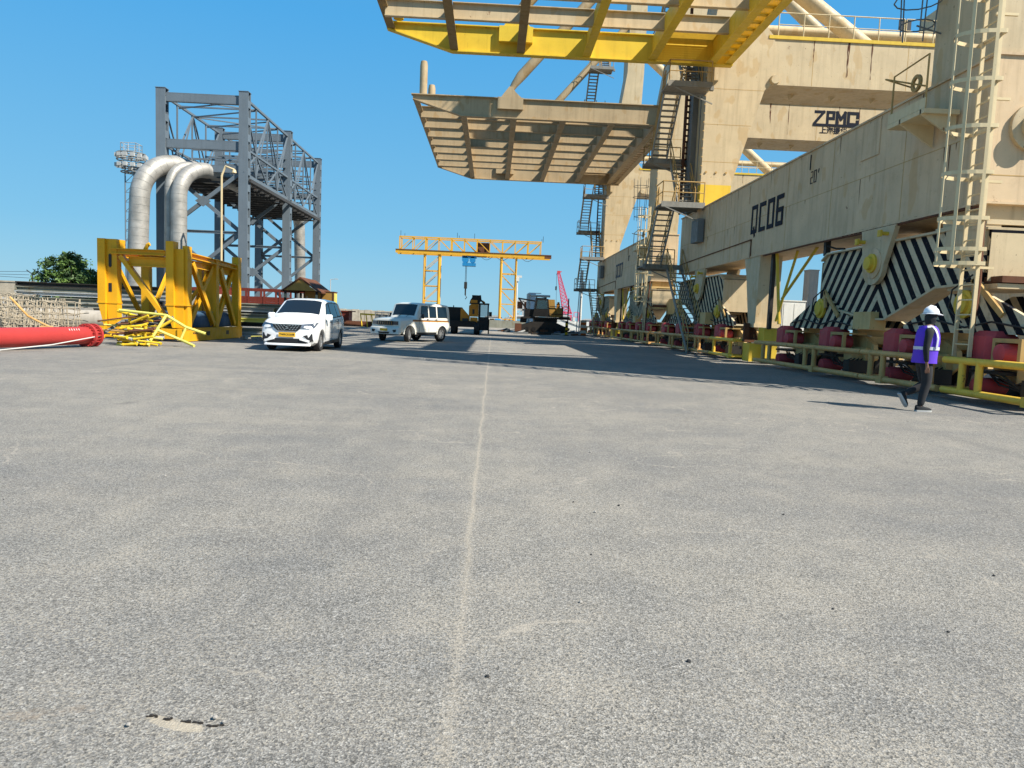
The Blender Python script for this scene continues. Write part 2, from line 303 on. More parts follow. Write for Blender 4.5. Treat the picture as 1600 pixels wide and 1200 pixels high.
# ---------------------------------------------------------------- helpers
class MB:
    def __init__(s): s.v = []; s.f = []; s.mi = []; s.cur = 0
    def add(s, vs, fs):
        o = len(s.v); s.v += [tuple(v) for v in vs]
        for f in fs: s.f.append(tuple(i+o for i in f)); s.mi.append(s.cur)
        return s
    def box(s, x0, x1, y0, y1, z0, z1):
        vs = [(x, y, z) for z in (z0, z1) for y in (y0, y1) for x in (x0, x1)]
        return s.add(vs, [(0, 2, 3, 1), (4, 5, 7, 6), (0, 1, 5, 4), (2, 6, 7, 3), (0, 4, 6, 2), (1, 3, 7, 5)])
    def cham(s, x0, x1, y0, y1, z0, z1, c):
        """box with chamfered vertical edges and top"""
        def ring(i, z): return [(x0+c+i, y0+i, z), (x1-c-i, y0+i, z), (x1-i, y0+c+i, z), (x1-i, y1-c-i, z), (x1-c-i, y1-i, z), (x0+c+i, y1-i, z), (x0+i, y1-c-i, z), (x0+i, y0+c+i, z)]
        return s.rings([ring(0, z0), ring(0, z1-c), ring(c, z1)])
    def rings(s, rs, close=True, caps=True):
        n = len(rs[0]); vs = [p for r in rs for p in r]; fs = []
        for i in range(len(rs)-1):
            for j in range(n if close else n-1):
                a, b = i*n+j, i*n+(j+1) % n
                fs.append((a, b, b+n, a+n))
        if caps and close: fs.append(tuple(range(n-1, -1, -1))); fs.append(tuple((len(rs)-1)*n+j for j in range(n)))
        return s.add(vs, fs)
    def beam(s, p, q, w, h=None, up=(0, 0, 1)):
        h = h or w; p = Vector(p); q = Vector(q); d = (q-p).normalized(); up = Vector(up)
        if abs(d.dot(up)) > 0.98: up = Vector((0, 1, 0)) if abs(d.y) < 0.9 else Vector((1, 0, 0))
        a = d.cross(up).normalized()*w/2; b = a.cross(d).normalized()*h/2
        r = [p-a-b, p+a-b, p+a+b, p-a+b]; r2 = [x+(q-p) for x in r]
        return s.rings([r, r2])
    def ibeam(s, p, q, w, h, tf=0.04, up=(0, 0, 1)):
        p = Vector(p); q = Vector(q); d = (q-p).normalized(); up = Vector(up)
        if abs(d.dot(up)) > 0.98: up = Vector((1, 0, 0))
        a = d.cross(up).normalized(); b = a.cross(d).normalized()
        s.beam(p+b*(h/2-tf/2), q+b*(h/2-tf/2), w, tf, up); s.beam(p-b*(h/2-tf/2), q-b*(h/2-tf/2), w, tf, up)
        return s.beam(p, q, tf, h-2*tf, up)
    def path(s, pts, r, n=8, caps=True):
        pts = [Vector(p) for p in pts]; rs = []; prev = None
        for i, p in enumerate(pts):
            d = (pts[min(i+1, len(pts)-1)]-pts[max(i-1, 0)]).normalized()
            if prev is None:
                u = Vector((0, 0, 1)) if abs(d.z) < 0.9 else Vector((1, 0, 0))
                a = d.cross(u).normalized()
            else: a = (prev-d*prev.dot(d)).normalized()
            prev = a; b = d.cross(a)
            rr = r[i] if isinstance(r, (list, tuple)) else r
            rs.append([p+a*math.cos(2*math.pi*k/n)*rr+b*math.sin(2*math.pi*k/n)*rr for k in range(n)])
        return s.rings(rs, True, caps)
    def tube(s, p, q, r, n=8): return s.path([p, q], r, n)
    def tubes(s, pts, r, n=6):
        for a, b in zip(pts, pts[1:]): s.tube(a, b, r, n)
        return s
    def prism(s, pts, ax, a, b):
        """polygon pts in the plane across axis ax, extruded a..b; (u,v): x->(y,z) y->(x,z) z->(x,y)"""
        f = {'x': lambda u, v, w_: (w_, u, v), 'y': lambda u, v, w_: (u, w_, v), 'z': lambda u, v, w_: (u, v, w_)}[ax]
        return s.rings([[f(u, v, a) for u, v in pts], [f(u, v, b) for u, v in pts]])
    def lathe(s, prof, c, ax='z', n=20, close=False):
        """prof: (r, h) pairs along axis through c"""
        rs = []
        for r, h in prof:
            ring = []
            for k in range(n):
                t = 2*math.pi*k/n; u, v = r*math.cos(t), r*math.sin(t)
                ring.append({'z': (c[0]+u, c[1]+v, c[2]+h), 'y': (c[0]+u, c[1]+h, c[2]+v), 'x': (c[0]+h, c[1]+u, c[2]+v)}[ax])
            rs.append(ring)
        if close:
            rs.append(rs[0]); return s.rings(rs, True, False)
        return s.rings(rs)
    def build(s, name, mats, parent=None, smooth=None):
        me = bpy.data.meshes.new(name); me.from_pydata(s.v, [], s.f)
        bm = bmesh.new(); bm.from_mesh(me); bmesh.ops.recalc_face_normals(bm, faces=bm.faces); bm.to_mesh(me); bm.free()
        if not isinstance(mats, (list, tuple)): mats = [mats]
        for m in mats: me.materials.append(M[m] if isinstance(m, str) else m)
        if len(mats) > 1:
            for p, i in zip(me.polygons, s.mi): p.material_index = i
        if smooth:
            for p in me.polygons: p.use_smooth = True
            me.set_sharp_from_angle(angle=R(smooth))
        o = bpy.data.objects.new(name, me); C.objects.link(o)
        if parent: o.parent = parent
        return o
def tag(o, label, cat, group=None, kind=None):
    o['label'] = label; o['category'] = cat
    if group: o['group'] = group
    if kind: o['kind'] = kind
    return o
def thing(name, label, cat, loc=(0, 0, 0), rz=0, group=None):
    o = bpy.data.objects.new(name, None); C.objects.link(o); o.empty_display_size = 0.3
    o.location = loc; o.rotation_euler = (0, 0, rz); return tag(o, label, cat, group)
def struct(o): o['kind'] = 'structure'; return o
def dup(o, parent=None):
    c = o.copy(); C.objects.link(c)
    if parent: c.parent = parent
    for ch in list(o.children): dup(ch, c)
    return c
def strokes(mb, polys, th, fmap, d=0.006):
    """thick line segments mapped into 3D: fmap(u,v,w)"""
    k = getattr(mb, 'sk', 0)
    for poly in polys:
        for (a, b) in zip(poly, poly[1:]):
            k += 1; mb.sk = k
            A = Vector(a); B = Vector(b); t = (B-A).normalized(); nn = Vector((-t.y, t.x))*th/2
            A = A-t*th/2; B = B+t*th/2
            q = [A-nn, B-nn, B+nn, A+nn]
            mb.rings([[fmap(p.x, p.y, 0) for p in q], [fmap(p.x, p.y, d+0.0011*k) for p in q]])
    return mb
def text_obj(name, txt, size, mat, parent, M4, extrude=0.003, bold=0.0):
    cu = bpy.data.curves.new(name, 'FONT'); cu.body = txt; cu.size = size; cu.extrude = extrude; cu.offset = bold
    cu.align_x = 'CENTER'; cu.align_y = 'CENTER'
    t = bpy.data.objects.new(name+'_tmp', cu); C.objects.link(t)
    dg = bpy.context.evaluated_depsgraph_get(); dg.update()
    me = bpy.data.meshes.new_from_object(t.evaluated_get(dg))
    bpy.data.objects.remove(t)
    me.transform(M4); me.materials.clear(); me.materials.append(M[mat])
    o = bpy.data.objects.new(name, me); C.objects.link(o)
    if parent: o.parent = parent
    return o
def bend(pts, rad, n=10):
    """polyline with rounded corners"""
    out = [Vector(pts[0])]
    for a, b, c in zip(pts, pts[1:], pts[2:]):
        a, b, c = Vector(a), Vector(b), Vector(c)
        u = (a-b).normalized(); v = (c-b).normalized(); ang = u.angle(v)
        if ang > 3.1: out.append(b); continue
        d = rad/math.tan(ang/2); d = min(d, (a-b).length*0.49, (c-b).length*0.49); r = d*math.tan(ang/2)
        cen = b+(u+v).normalized()*(r/math.sin(ang/2))
        s0 = b+u*d-cen; s1 = b+v*d-cen; tot = s0.angle(s1)
        for i in range(n+1):
            k = i/n
            out.append(cen+(s0*math.sin((1-k)*tot)+s1*math.sin(k*tot))/math.sin(tot))
    out.append(Vector(pts[-1])); return out
def resample(pts, step):
    out = [pts[0]]; acc = 0
    for a, b in zip(pts, pts[1:]):
        L = (b-a).length; pos = step-acc
        while pos <= L and L > 1e-6:
            out.append(a+(b-a)*(pos/L)); pos += step
        acc = (acc+L) % step
    out.append(pts[-1]); return out

# ================================================================ setting
def sheet(name, mat, pts, z):
    mb = MB(); mb.add([(x, y, z) for x, y in pts], [tuple(range(len(pts)))]); return struct(mb.build(name, mat))
sheet('ground', 'asphalt', [(-400, -60), (400, -60), (400, 1500), (-400, 1500)], 0)
sheet('yard_ground', 'yard', [(-300, 57), (-22, 60), (-6, 58.5), (3, 61), (8.5, 60), (8.9, 170), (-300, 170)], 0.004)
sheet('verge_ground', 'yard', [(-300, 8), (-15.5, 9), (-15.2, 21), (-17, 33), (-24, 44), (-24.5, 60), (-300, 60)], 0.008)
sheet('sea', 'sea', [(-3000, 168), (3000, 168), (3000, 5000), (-3000, 5000)], 0.02)
rail = MB()
for x in (10.66, 10.86, 40.66, 40.86): rail.box(x-0.035, x+0.035, -10, 140, -0.05, 0.012)
struct(rail.build('crane_rail', 'darksteel'))
# broken patch of the road surface with sand in it
def blob(cx, cy, rx, ry, seed, n=40, amp=0.28, z=0.004):
    rnd = random.Random(seed); ph = [rnd.uniform(0, 6.28) for _ in range(7)]
    pts = []
    for i in range(n):
        a = 2*math.pi*i/n; r = 1+sum(amp/(k+1.2)*math.sin((k+2)*a+ph[k]) for k in range(7))
        pts.append((cx+rx*r*math.cos(a), cy+ry*r*math.sin(a)))
    return pts
chip = MB(); rnd = random.Random(4)
for i in range(26):
    if i in (4, 5, 9, 10, 11, 15, 19, 20): continue
    x = -1.05+i*0.0098; y = 2.193-0.050*(i/26)+0.006*math.sin(i*0.8)+rnd.uniform(-.004, .004)
    chip.cham(x, x+rnd.uniform(.008, .02), y, y+rnd.uniform(.003, .009), -0.002, rnd.uniform(.003, .008), 0.0015)
struct(chip.build('broken_asphalt_edge', 'darksteel'))

def stone_mesh(seed, r):
    rnd = random.Random(seed); mb = MB(); rs = []
    for k, (h, q) in enumerate([(0, .6), (.25, 1), (.6, .9), (.95, .4)]):
        rs.append([(r*q*rnd.uniform(.75, 1.2)*math.cos(a*1.047), r*q*rnd.uniform(.75, 1.2)*math.sin(a*1.047), h*r*1.1) for a in range(6)])
    return mb.rings(rs)
# ================================================================ quay cranes
CR = (10.0, 14.75)
def railing(mb, pts, h=1.05, mid=True, post=1.4, r=0.028):
    """handrail along a polyline of floor points"""
    up = Vector((0, 0, h)); P = [Vector(p) for p in pts]
    for a, b in zip(P, P[1:]):
        mb.tube(a+up, b+up, r, 6)
        if mid: mb.tube(a+up*0.52, b+up*0.52, r*0.8, 6)
        n = max(1, round((b-a).length/post))
        for i in range(n+1):
            q = a+(b-a)*(i/n); mb.tube(q, q+up, r, 6)
def flight(mb_s, mb_r, x0, x1, ya, za, yb, zb):
    """stair flight: stringers+treads in mb_s, rails in mb_r"""
    for x in (x0, x1): mb_s.beam((x, ya, za), (x, yb, zb), 0.04, 0.22)
    n = max(3, round(abs(zb-za)/0.235)); 
    for i in range(1, n+1):
        k = i/(n+0.3); y = ya+(yb-ya)*k; z = za+(zb-za)*k
        mb_s.box(x0, x1, y-0.11, y+0.11, z-0.03, z+0.012)
    for x in (x0, x1):
        railing(mb_r, [(x, ya, za+0.05), (x, yb, zb+0.05)], 0.95, True, 1.3)

# --- one bogie, local frame: y=0 centre, x=0 outer face of the wheels' side
def make_bogie():
    b = MB()
    b.prism([(-1.05, 0.62), (-0.95, 0.98), (-0.45, 1.22), (0.45, 1.22), (0.95, 0.98), (1.05, 0.62), (0.75, 0.42), (-0.75, 0.42)], 'x', 0.35, 0.47)
    b.prism([(-1.05, 0.62), (-0.95, 0.98), (-0.45, 1.22), (0.45, 1.22), (0.95, 0.98), (1.05, 0.62), (0.75, 0.42), (-0.75, 0.42)], 'x', 1.03, 1.15)
    b.box(0.47, 1.03, -0.45, 0.45, 1.0, 1.215); b.box(0.3, 1.2, -0.16, 0.16, 1.22, 1.42)
    b.box(0.2, 0.35, -0.85, -0.2, 0.5, 0.9); b.box(-0.1, 0.2, -0.7, -0.25, 0.45, 0.78)
    bog = b.build('bogie', 'ochre')
    for y in (-0.62, 0.62):
        wmb = MB().lathe([(0.1, -0.32), (0.36, -0.32), (0.38, -0.12), (0.46, -0.1), (0.46, -0.03), (0.39, 0.0), (0.39, 0.1), (0.46, 0.12), (0.46, 0.18), (0.12, 0.2)], (0.75, y, 0.47), 'x', 28)
        wmb.build('wheel', 'darksteel', bog, 35)
    k = MB(); k.cham(-0.32, 0.34, 0.28, 0.98, 0.80, 1.44, 0.11); k.build('motor_cover', 'redbox', bog)
    k = MB(); k.box(-0.3, -0.2, -0.55, 0.22, 1.22, 1.30); k.box(-0.3, -0.22, -0.55, -0.47, 0.8, 1.22); k.box(-0.3, -0.22, 0.14, 0.22, 0.8, 1.22)
    k.box(-0.22, 0.35, -0.55, 0.22, 1.24, 1.29)
    k.build('cover_frame', 'tan', bog)
    k = MB().lathe([(0.05, -0.42), (0.17, -0.40), (0.185, -0.3), (0.185, 0.1), (0.15, 0.14)], (0.0, -0.12, 1.02), 'x', 20); k.build('motor', 'redbox', bog, 40)
    k = MB().lathe([(0.05, -0.42), (0.17, -0.40), (0.185, -0.3), (0.185, 0.12), (0.12, 0.2)], (-0.02, 0.42, 0.33), 'x', 20); k.build('brake_drum', 'redbox', bog, 40)
    k = MB(); k.box(-0.28, 0.3, -0.95, -0.62, 0.22, 0.55); k.lathe([(0.2, -0.1), (0.22, 0.0), (0.2, 0.1)], (0.1, -0.35, 0.42), 'x', 16)
    for i in range(4): k.path([(-0.2+i*.1, -0.9, 0.6), (-0.3+i*.08, -0.5, 0.45-0.05*i), (-0.24, 0, 0.62-0.07*i), (-0.1, 0.5, 0.6)], 0.018, 5)
    k.box(-0.3, 0.2, -0.2, 0.9, 0.60, 0.66)
    k.build('gearbox', 'darksteel', bog)
    return bog
BOG = None
def eq_group(root, yc, dirn):
    """main balance beam, two lower ones and four bogies; yc = centre, dirn=+1 pins at -3.7/+3.0"""
    global BOG
    a, b = yc-3.7, yc+3.0
    if dirn < 0: a, b = yc-3.0, yc+3.7
    st = stripes_mat('chevron_stripes', yc, 0.8, 0.44)
    e = MB()
    prof = [(yc-4.2, 3.50), (yc-3.0, 3.62), (yc+2.9, 3.60), (yc+3.25, 3.42), (yc+3.3, 2.55), (yc+3.3, 2.0), (yc+2.2, 2.0), (yc+0.25, 1.70), (yc-0.55, 1.70), (yc-2.6, 2.42), (yc-4.0, 2.46)]
    if dirn < 0: prof = [(2*yc-y, z) for y, z in prof]
    e.prism(prof, 'x', 0.10, 1.40)
    eq = e.build('balance_beam', st, root)
    for yy, s in ((min(p[0] for p in prof), -1), (max(p[0] for p in prof), 1)):
        m = MB()
        zt = 3.44 if abs(yy-yc) > 3.5 else 3.40
        m.box(0.08, 1.42, yy-0.012 if s < 0 else yy, yy if s < 0 else yy+0.012, 2.0 if abs(yy-yc) < 3.5 else 2.46, zt)
        m.build('end_plate', 'cream', eq)
    fl = MB()   # flange plates along the lower edges, plain paint
    P = prof
    for i in range(6, 10): 
        p, q = P[i], P[(i+1) % len(P)]
        fl.beam((0.75, p[0], p[1]-0.03), (0.75, q[0], q[1]-0.03), 1.5, 0.05, (0, 0, 1))
    for i in range(0, 3):
        p, q = P[i], P[i+1]; fl.beam((0.75, p[0], p[1]+0.028), (0.75, q[0], q[1]+0.028), 1.5, 0.05, (0, 0, 1))
    fl.build('flange_plate', 'cream', eq)
    pv = MB()   # the hanger plate with rounded foot
    arc = [(yc+0.52*math.cos(t), 3.06+0.5*math.sin(t)) for t in [math.pi*(1+i/10) for i in range(11)]]
    pl = [(yc-0.95, 4.02), (yc+0.68, 4.02)][::-1]
    pp = [(yc+0.68, 4.02), (yc-0.95, 4.02)] + [(yc-0.62, 3.15)][:0] + arc[::-1][::-1]
    pp = [(yc-0.95, 4.02)] + arc + [(yc+0.70, 4.02)]
    pv.prism(pp, 'x', -0.10, 0.02)
    hp = pv.build('hanger_plate', 'cream', root); MB().prism(pp, 'x', 1.48, 1.60).build('hanger_plate', 'cream', root)
    k = MB()
    for x, s in ((-0.10, -1), ): 
        k.lathe([(0.40, 0.0), (0.40, -0.02), (0.36, -0.03)], (x, yc-0.02, 3.12), 'x', 28)
    k.build('boss_ring', 'sill', hp, 35)
    k = MB().lathe([(0.25, 0.0), (0.25, -0.06), (0.18, -0.07), (0.17, -0.16), (0.12, -0.17), (0.02, -0.17)], (-0.12, yc-0.02, 3.12), 'x', 28)
    for yy in (-0.62, 0.5): k.path([(-0.1, yc+yy, 3.72+0.1*(yy < 0)), (-0.3, yc+yy, 3.72+0.1*(yy < 0))], 0.05, 10); k.box(-0.34, -0.28, yc+yy-.07, yc+yy+.07, 3.64+0.1*(yy < 0), 3.80+0.1*(yy < 0))
    k.build('pin', 'yellowband', hp, 35)
    if not BOG:
        BOG = make_bogie(); first = True
    else: first = False
    for i, yp in enumerate((a, b)):
        q = MB()
        q.prism([(yp-0.55, 2.22), (yp+0.55, 2.22), (yp+1.1, 2.0), (yp+2.25, 1.52), (yp+2.25, 1.38), (yp-2.25, 1.38), (yp-2.25, 1.52), (yp-1.1, 2.0)], 'x', 0.02, 0.098)
        q.prism([(yp-0.55, 2.22), (yp+0.55, 2.22), (yp+1.1, 2.0), (yp+2.25, 1.52), (yp+2.25, 1.38), (yp-2.25, 1.38), (yp-2.25, 1.52), (yp-1.1, 2.0)], 'x', 1.402, 1.47)
        q.box(0.098, 1.402, yp-2.2, yp-0.9, 1.39, 1.46); q.box(0.098, 1.402, yp+0.9, yp+2.2, 1.39, 1.46)
        so_ = q.build('lower_balance_beam', stripes_mat('chevron_stripes_low', yc, 0.8, 0.44), root)
        q = MB().lathe([(0.30, 0.02), (0.30, -0.05), (0.22, -0.06), (0.2, -0.12), (0.12, -0.13), (0.02, -0.13)], (0.0, yp, 1.99), 'x', 26); q.build('pin', 'yellowband', so_, 35)
        q = MB(); q.beam((-0.06, yp-0.42, 2.0), (-0.06, yp-0.30, 2.5), 0.05, 0.12); q.beam((-0.06, yp-0.30, 2.5), (-0.06, yp-1.25, 1.75), 0.05, 0.12); q.build('pin_keeper', 'tan', so_)
        q = MB().path([(-0.03, yp-1.9, 1.5), (-0.09, yp-1.0, 1.62), (-0.09, yp-0.2, 1.5), (-0.09, yp+0.9, 1.66), (-0.03, yp+2.0, 1.55)], 0.022, 6)
        q.path([(-0.02, yp-0.2, 2.6), (-0.14, yp+0.25, 2.3), (-0.15, yp+0.3, 1.9), (-0.1, yp-0.1, 1.6)], 0.018, 6); q.build('cable', 'cable', so_)
        for s in (-1.6, 1.6):
            bo = BOG if first else dup(BOG)
            first = False
            bo.parent = root; bo.location = (0.0, yp+s, 0)
    k = MB()
    k.box(-0.35, 0.05, yc-2.35, yc-1.55, 1.42, 1.95) if dirn < 0 else k.box(-0.12, 0.3, yc-0.15, yc+0.75, 1.40, 1.86)
    k.build('junction_box', 'ochre', root)

def guard(root, y0, y1, mat, posts):
    g = MB(); x = -0.60; zt, zb, r = 0.82, 0.20, 0.072
    pts = bend([(x+0.55, y0, zb), (x+0.02, y0, zb), (x, y0+0.2, zb)], 0.1, 4)
    g.path([(x, y0, zb), (x, y1, zb)], r, 12); g.path([(x, y0, zt), (x, y1, zt)], r, 12)
    g.path([(x+0.7, y0+0.07, zt), (x, y0+0.07, zt)], r*0.9, 10); g.path([(x+0.7, y1-0.07, zt), (x, y1-0.07, zt)], r*0.9, 10)
    g.path([(x+0.7, y0+0.07, zb), (x, y0+0.07, zb)], r*0.9, 10); g.path([(x+0.7, y1-0.07, zb), (x, y1-0.07, zb)], r*0.9, 10)
    for p in posts: g.path([(x, p, zb), (x, p, zt)], r*0.95, 12)
    for p in posts[:1]: g.box(x-0.09, x+0.09, p-0.12, p+0.12, zb-0.09, zb+0.09)
    return g.build('guard_rail', mat, root, 40)

def cage_ladder(root, y0, x0, z0, z1, cz0, mat, zmid=None):
    """ladder on the -x face, rungs along y; safety cage bulging to -x above cz0"""
    l = MB(); xs = x0
    for y in (y0, y0+0.48): l.beam((xs, y, z0), (xs, y, z1), 0.075, 0.035)
    z = z0+0.25
    while z < z1: l.tube((xs, y0, z), (xs, y0+0.48, z), 0.016, 6); z += 0.3
    for z in (2.7, 4.4, 6.0, 7.6):
        if z0 < z < z1: l.beam((xs, y0+0.2, z), (xs+0.45, y0+0.2, z), 0.05, 0.05)
    lad = l.build('ladder', mat, root)
    c = MB(); n = 14
    def hoop(z, s=1.0):
        pts = []
        for i in range(n+1):
            t = math.pi*(-0.5+i/n)
            pts.append(Vector((xs-0.72*math.cos(t)*s, y0+0.24+0.40*math.sin(t)*s, z)))
        pts = [Vector((xs+0.02, pts[0].y-0.0, z))]+pts+[Vector((xs+0.02, pts[-1].y, z))]
        for a, b in zip(pts, pts[1:]): c.beam(a, b, 0.012, 0.075)
        c.beam((xs+0.02, y0-0.16, z), (xs+0.02, y0+0.64, z), 0.03, 0.075)
        return pts
    z = cz0; hs = []
    while z < z1: hs.append(z); z += 0.88
    for z in hs: hoop(z)
    hoop(cz0+0.28)
    for i in (1, 4, 7, 10, 13):
        t = math.pi*(-0.5+i/n); x = xs-0.71*math.cos(t); y = y0+0.24+0.40*math.sin(t)
        c.beam((x, y, cz0), (x, y, z1), 0.06, 0.014, (math.cos(t), -math.sin(t), 0))
    c.build('safety_cage', mat, lad)
    return lad

def crane(Y, label, num):
    first = num == 6
    root = thing('quay_crane', label, 'crane', (CR[0], Y, 0), 0, 'quay cranes parked in line along the rails')
    # sill beam
    m = MB(); m.box(0, 1.6, 0, 24.3, 4.10, 7.0)
    m.box(-0.05, 1.65, -0.04, 24.34, 7.0, 7.05); m.box(-0.04, 1.64, -0.03, 24.33, 4.05, 4.10)
    sill = m.build('sill_beam', 'sill', root)
    m = MB()
    for y, z0, z1 in ((4.32, 6.0, 6.92), (13.9, 6.2, 6.9), (19.3, 5.9, 6.95)):
        m.box(-0.03, -0.002, y, y+0.95 if y < 5 else y+0.06, z0, z1)
    for y in (8.57, 15.4): m.box(-0.006, -0.001, y, y+0.035, 6.45, 6.95)
    m.build('cover_patch', 'sill', sill)
    m = MB()     # weld seams / conduit under the lower edge
    m.tubes([(-0.03, 13.4, 4.05), (-0.03, 13.4, 4.75), (-0.03, 20.5, 4.62), (-0.03, 24.0, 4.55)], 0.022, 6)
    m.path([(-0.02, -0.03, 4.0), (-0.03, 2, 4.02), (-0.05, 5, 3.99), (-0.03, 8, 4.03), (-0.03, 12, 4.01)], 0.03, 6)
    rnd = random.Random(5)
    for i in range(26):
        y = 0.3+i*0.22+rnd.uniform(0, .1)
        m.box(-0.03, 0.0, y, y+rnd.uniform(.03, .12), 4.02+rnd.uniform(0, .02), 4.06+rnd.uniform(0, .05))
    m.build('pipe_run', 'rust', sill)
    m = MB(); m.tubes([(-0.015, 8.5, 6.9), (-0.015, 8.5, 6.4)], 0.02, 4)
    # hatch on the end face
    m = MB().lathe([(0.02, -0.02), (0.48, 0.0), (0.48, -0.09), (0.44, -0.10), (0.29, -0.10), (0.29, -0.28), (0.24, -0.30), (0.02, -0.30)], (0.84, 0.0, 5.6), 'y', 36)
    h = m.build('end_hatch', 'cream', sill, 35)
    m = MB(); m.beam((0.72, -0.34, 5.72), (0.90, -0.34, 5.58), 0.03, 0.04); m.path([(0.78, -0.31, 5.5), (0.80, -0.36, 5.52), (0.88, -0.36, 5.62), (0.9, -0.31, 5.64)], 0.015, 6); m.build('hatch_handle', 'cream', h)
    # lettering on the beam (seen from -x: text runs towards -y)
    G = {'Q': [[(0, 0), (.6, 0), (.6, 1), (0, 1), (0, 0)], [(.3, .12), (.42, -.14)]], 'C': [[(.6, 0), (0, 0), (0, 1), (.6, 1)]],
         '0': [[(0, 0), (.6, 0), (.6, 1), (0, 1), (0, 0)]], '6': [[(.6, 1), (0, 1), (0, 0), (.6, 0), (.6, .52), (0, .52)]], '7': [[(0, 1), (.6, 1), (.3, 0)]],
         '2': [[(0, 1), (.6, 1), (.6, .5), (0, .5), (0, 0), (.6, 0)]], "'": [[(.2, 1), (.1, .72)]]}
    m = MB()
    for i, ch in enumerate('QC0%d' % num):
        strokes(m, G[ch], 0.17, lambda u, v, w_, i=i: (-0.008-w_, 13.5-i*0.83-u*0.80, 5.04+v*0.93+0.0*u))
    m.build('crane_number', 'ink' if first else 'inkfade', sill)
    m = MB()
    for i, ch in enumerate("20'"):
        strokes(m, G[ch], 0.07, lambda u, v, w_, i=i: (-0.008-w_, 8.42-i*0.26-u*0.24-v*0.0, 5.98+v*0.36))
    strokes(m, [[(0, 0), (0, .45)]], 0.03, lambda u, v, w_: (-0.008-w_, 8.5-u, 6.44+v))
    m.build('length_mark', 'ink', sill)
    # end saddle under the beam
    m = MB(); m.box(0.12, 1.48, 0.15, 1.5, 3.72, 4.05); m.box(0.02, 1.58, -0.12, 1.6, 3.62, 3.72)
    m.box(0.3, 1.3, 0.25, 1.2, 2.6, 3.62); m.prism([(0.02, 3.62), (0.02, 3.3), (0.22, 2.55), (0.34, 2.55), (0.34, 3.62)], 'y', -0.1, 1.2)
    m.prism([(1.58, 3.62), (1.58, 3.3), (1.38, 2.55), (1.26, 2.55), (1.26, 3.62)], 'y', -0.1, 1.2)
    m.box(0.1, 1.55, -0.5, 1.1, 2.30, 2.40)
    m.prism([(0.95, 1.98), (0.95, 2.7), (1.1, 2.95), (1.6, 2.95), (1.6, 1.98)], 'y', -0.9, -0.5)
    m.build('end_saddle', 'ochre' if not first else 'cream', root)
    m = MB()
    for i in range(6): m.tube((0.2+i*0.12, -0.35, 2.44), (0.28+i*0.12, 0.5, 2.5), 0.05, 8)
    m.box(0.15, 0.95, -0.55, 0.2, 2.42, 2.55)
    m.build('cable_tray', 'rust', root)
    # centre pedestal with storm anchor
    m = MB(); m.prism([(12.35, 4.05), (14.05, 4.05), (13.75, 3.4), (13.2, 1.5), (12.45, 1.5)], 'x', 0.0, 0.85)
    m.box(-0.06, 0.95, 12.38, 13.3, 1.35, 1.5)
    ped = m.build('anchor_pedestal', 'cream', root)
    m = MB(); m.box(-0.15, 0.15, 12.9, 13.15, 0.85, 1.4); m.beam((0.3, 12.6, 1.4), (0.45, 12.6, 0.5), 0.1, 0.1); m.beam((0.1, 12.75, 1.3), (0.3, 12.75, 0.5), 0.08, 0.08); m.box(-0.3, 0.6, 12.6, 13.3, 0.78, 0.86); m.box(-0.3, -0.1, 12.7, 12.85, 0.86, 1.5); m.build('anchor_link', 'rust', ped)
    m = MB(); m.box(-0.35, 0.55, 11.9, 12.6, 0.06, 0.74); m.box(0.1, 0.62, 11.7, 12.3, 0.06, 1.34); m.build('anchor_box', 'yellowband', ped)
    # struts and dark conduit in the gap
    m = MB(); 
    for a_, b_, r_ in (((0.25, 11.4, 4.05), (0.35, 11.0, 1.5), 0.06), ((0.5, 10.2, 4.05), (0.3, 11.2, 1.6), 0.05), ((0.6, 8.9, 4.05), (0.35, 10.9, 2.4), 0.05)): MB().tube(a_, b_, r_, 8).build('diagonal_stay', 'yellowband', root)
    m = MB(); m.box(0.18, 0.30, 11.55, 11.75, 1.3, 4.05); m.box(0.05, 0.2, 7.1, 7.25, 3.6, 4.05); m.tubes([(0.1, 7.15, 3.9), (0.1, 6.5, 3.75), (0.1, 6.0, 3.7)], 0.03, 5); m.build('conduit', 'darksteel', root)
    # landside legs
    for y0, nm in ((0.0, 'leg'), (21.2, 'leg')):
        m = MB(); i = 0.03
        m.prism([(i, 7.05), (1.5, 7.05), (1.55, 8.4), (2.9, 12.95), (3.25, 13.24), (3.25, 15.45), (2.85, 15.9), (2.7, 17.0), (2.9, 24), (2.9, 31), (1.4, 31), (1.4, 24), (i, 14.5)], 'y', y0+i, y0+2.3)
        leg = m.build('leg', 'cream', root)
        if first and y0 > 1:
            m = MB(); m.prism([(i-0.003, 7.06), (1.503, 7.06), (1.553, 8.3), (i-0.003, 8.3)], 'y', y0+i-0.004, y0+i+0.5); m.build('yellow_band', 'yellowband', leg)
            m = MB(); m.box(0.027-0.02, 0.027, y0+0.75, y0+0.85, 7.1, 14.5); m.box(-0.25, 0.02, y0+1.3, y0+2.1, 7.1, 14.5); m.build('side_duct', 'slate', leg)
        m = MB()
        for z, xa in ((9.4, 1.86), (11.2, 2.36), (12.9, 2.88)): m.box(0.04, xa, y0+i-0.004, y0+i, z, z+0.022)
        m.build('weld_seam', 'tan', leg)
        m = MB()
        for z in [7.5+0.42*k for k in range(15)]: m.box(-0.03, 0.03, y0+0.02, y0+0.07, z, z+0.05)
        for z in (8.9, ): 
            for x in (0.25, 0.75, 1.25): m.lathe([(0.05, 0), (0.05, -0.05), (0.01, -0.05)], (x, y0+i, z), 'y', 8)
        m.build('bolt_row', 'tan', leg)
    rnd = random.Random(num)
    m = MB()
    for y in (3.1, 6.9, 10.2, 16.8, 19.6, 22.6): m.box(-0.004, 0.0, y, y+0.022, 4.12, 6.98)
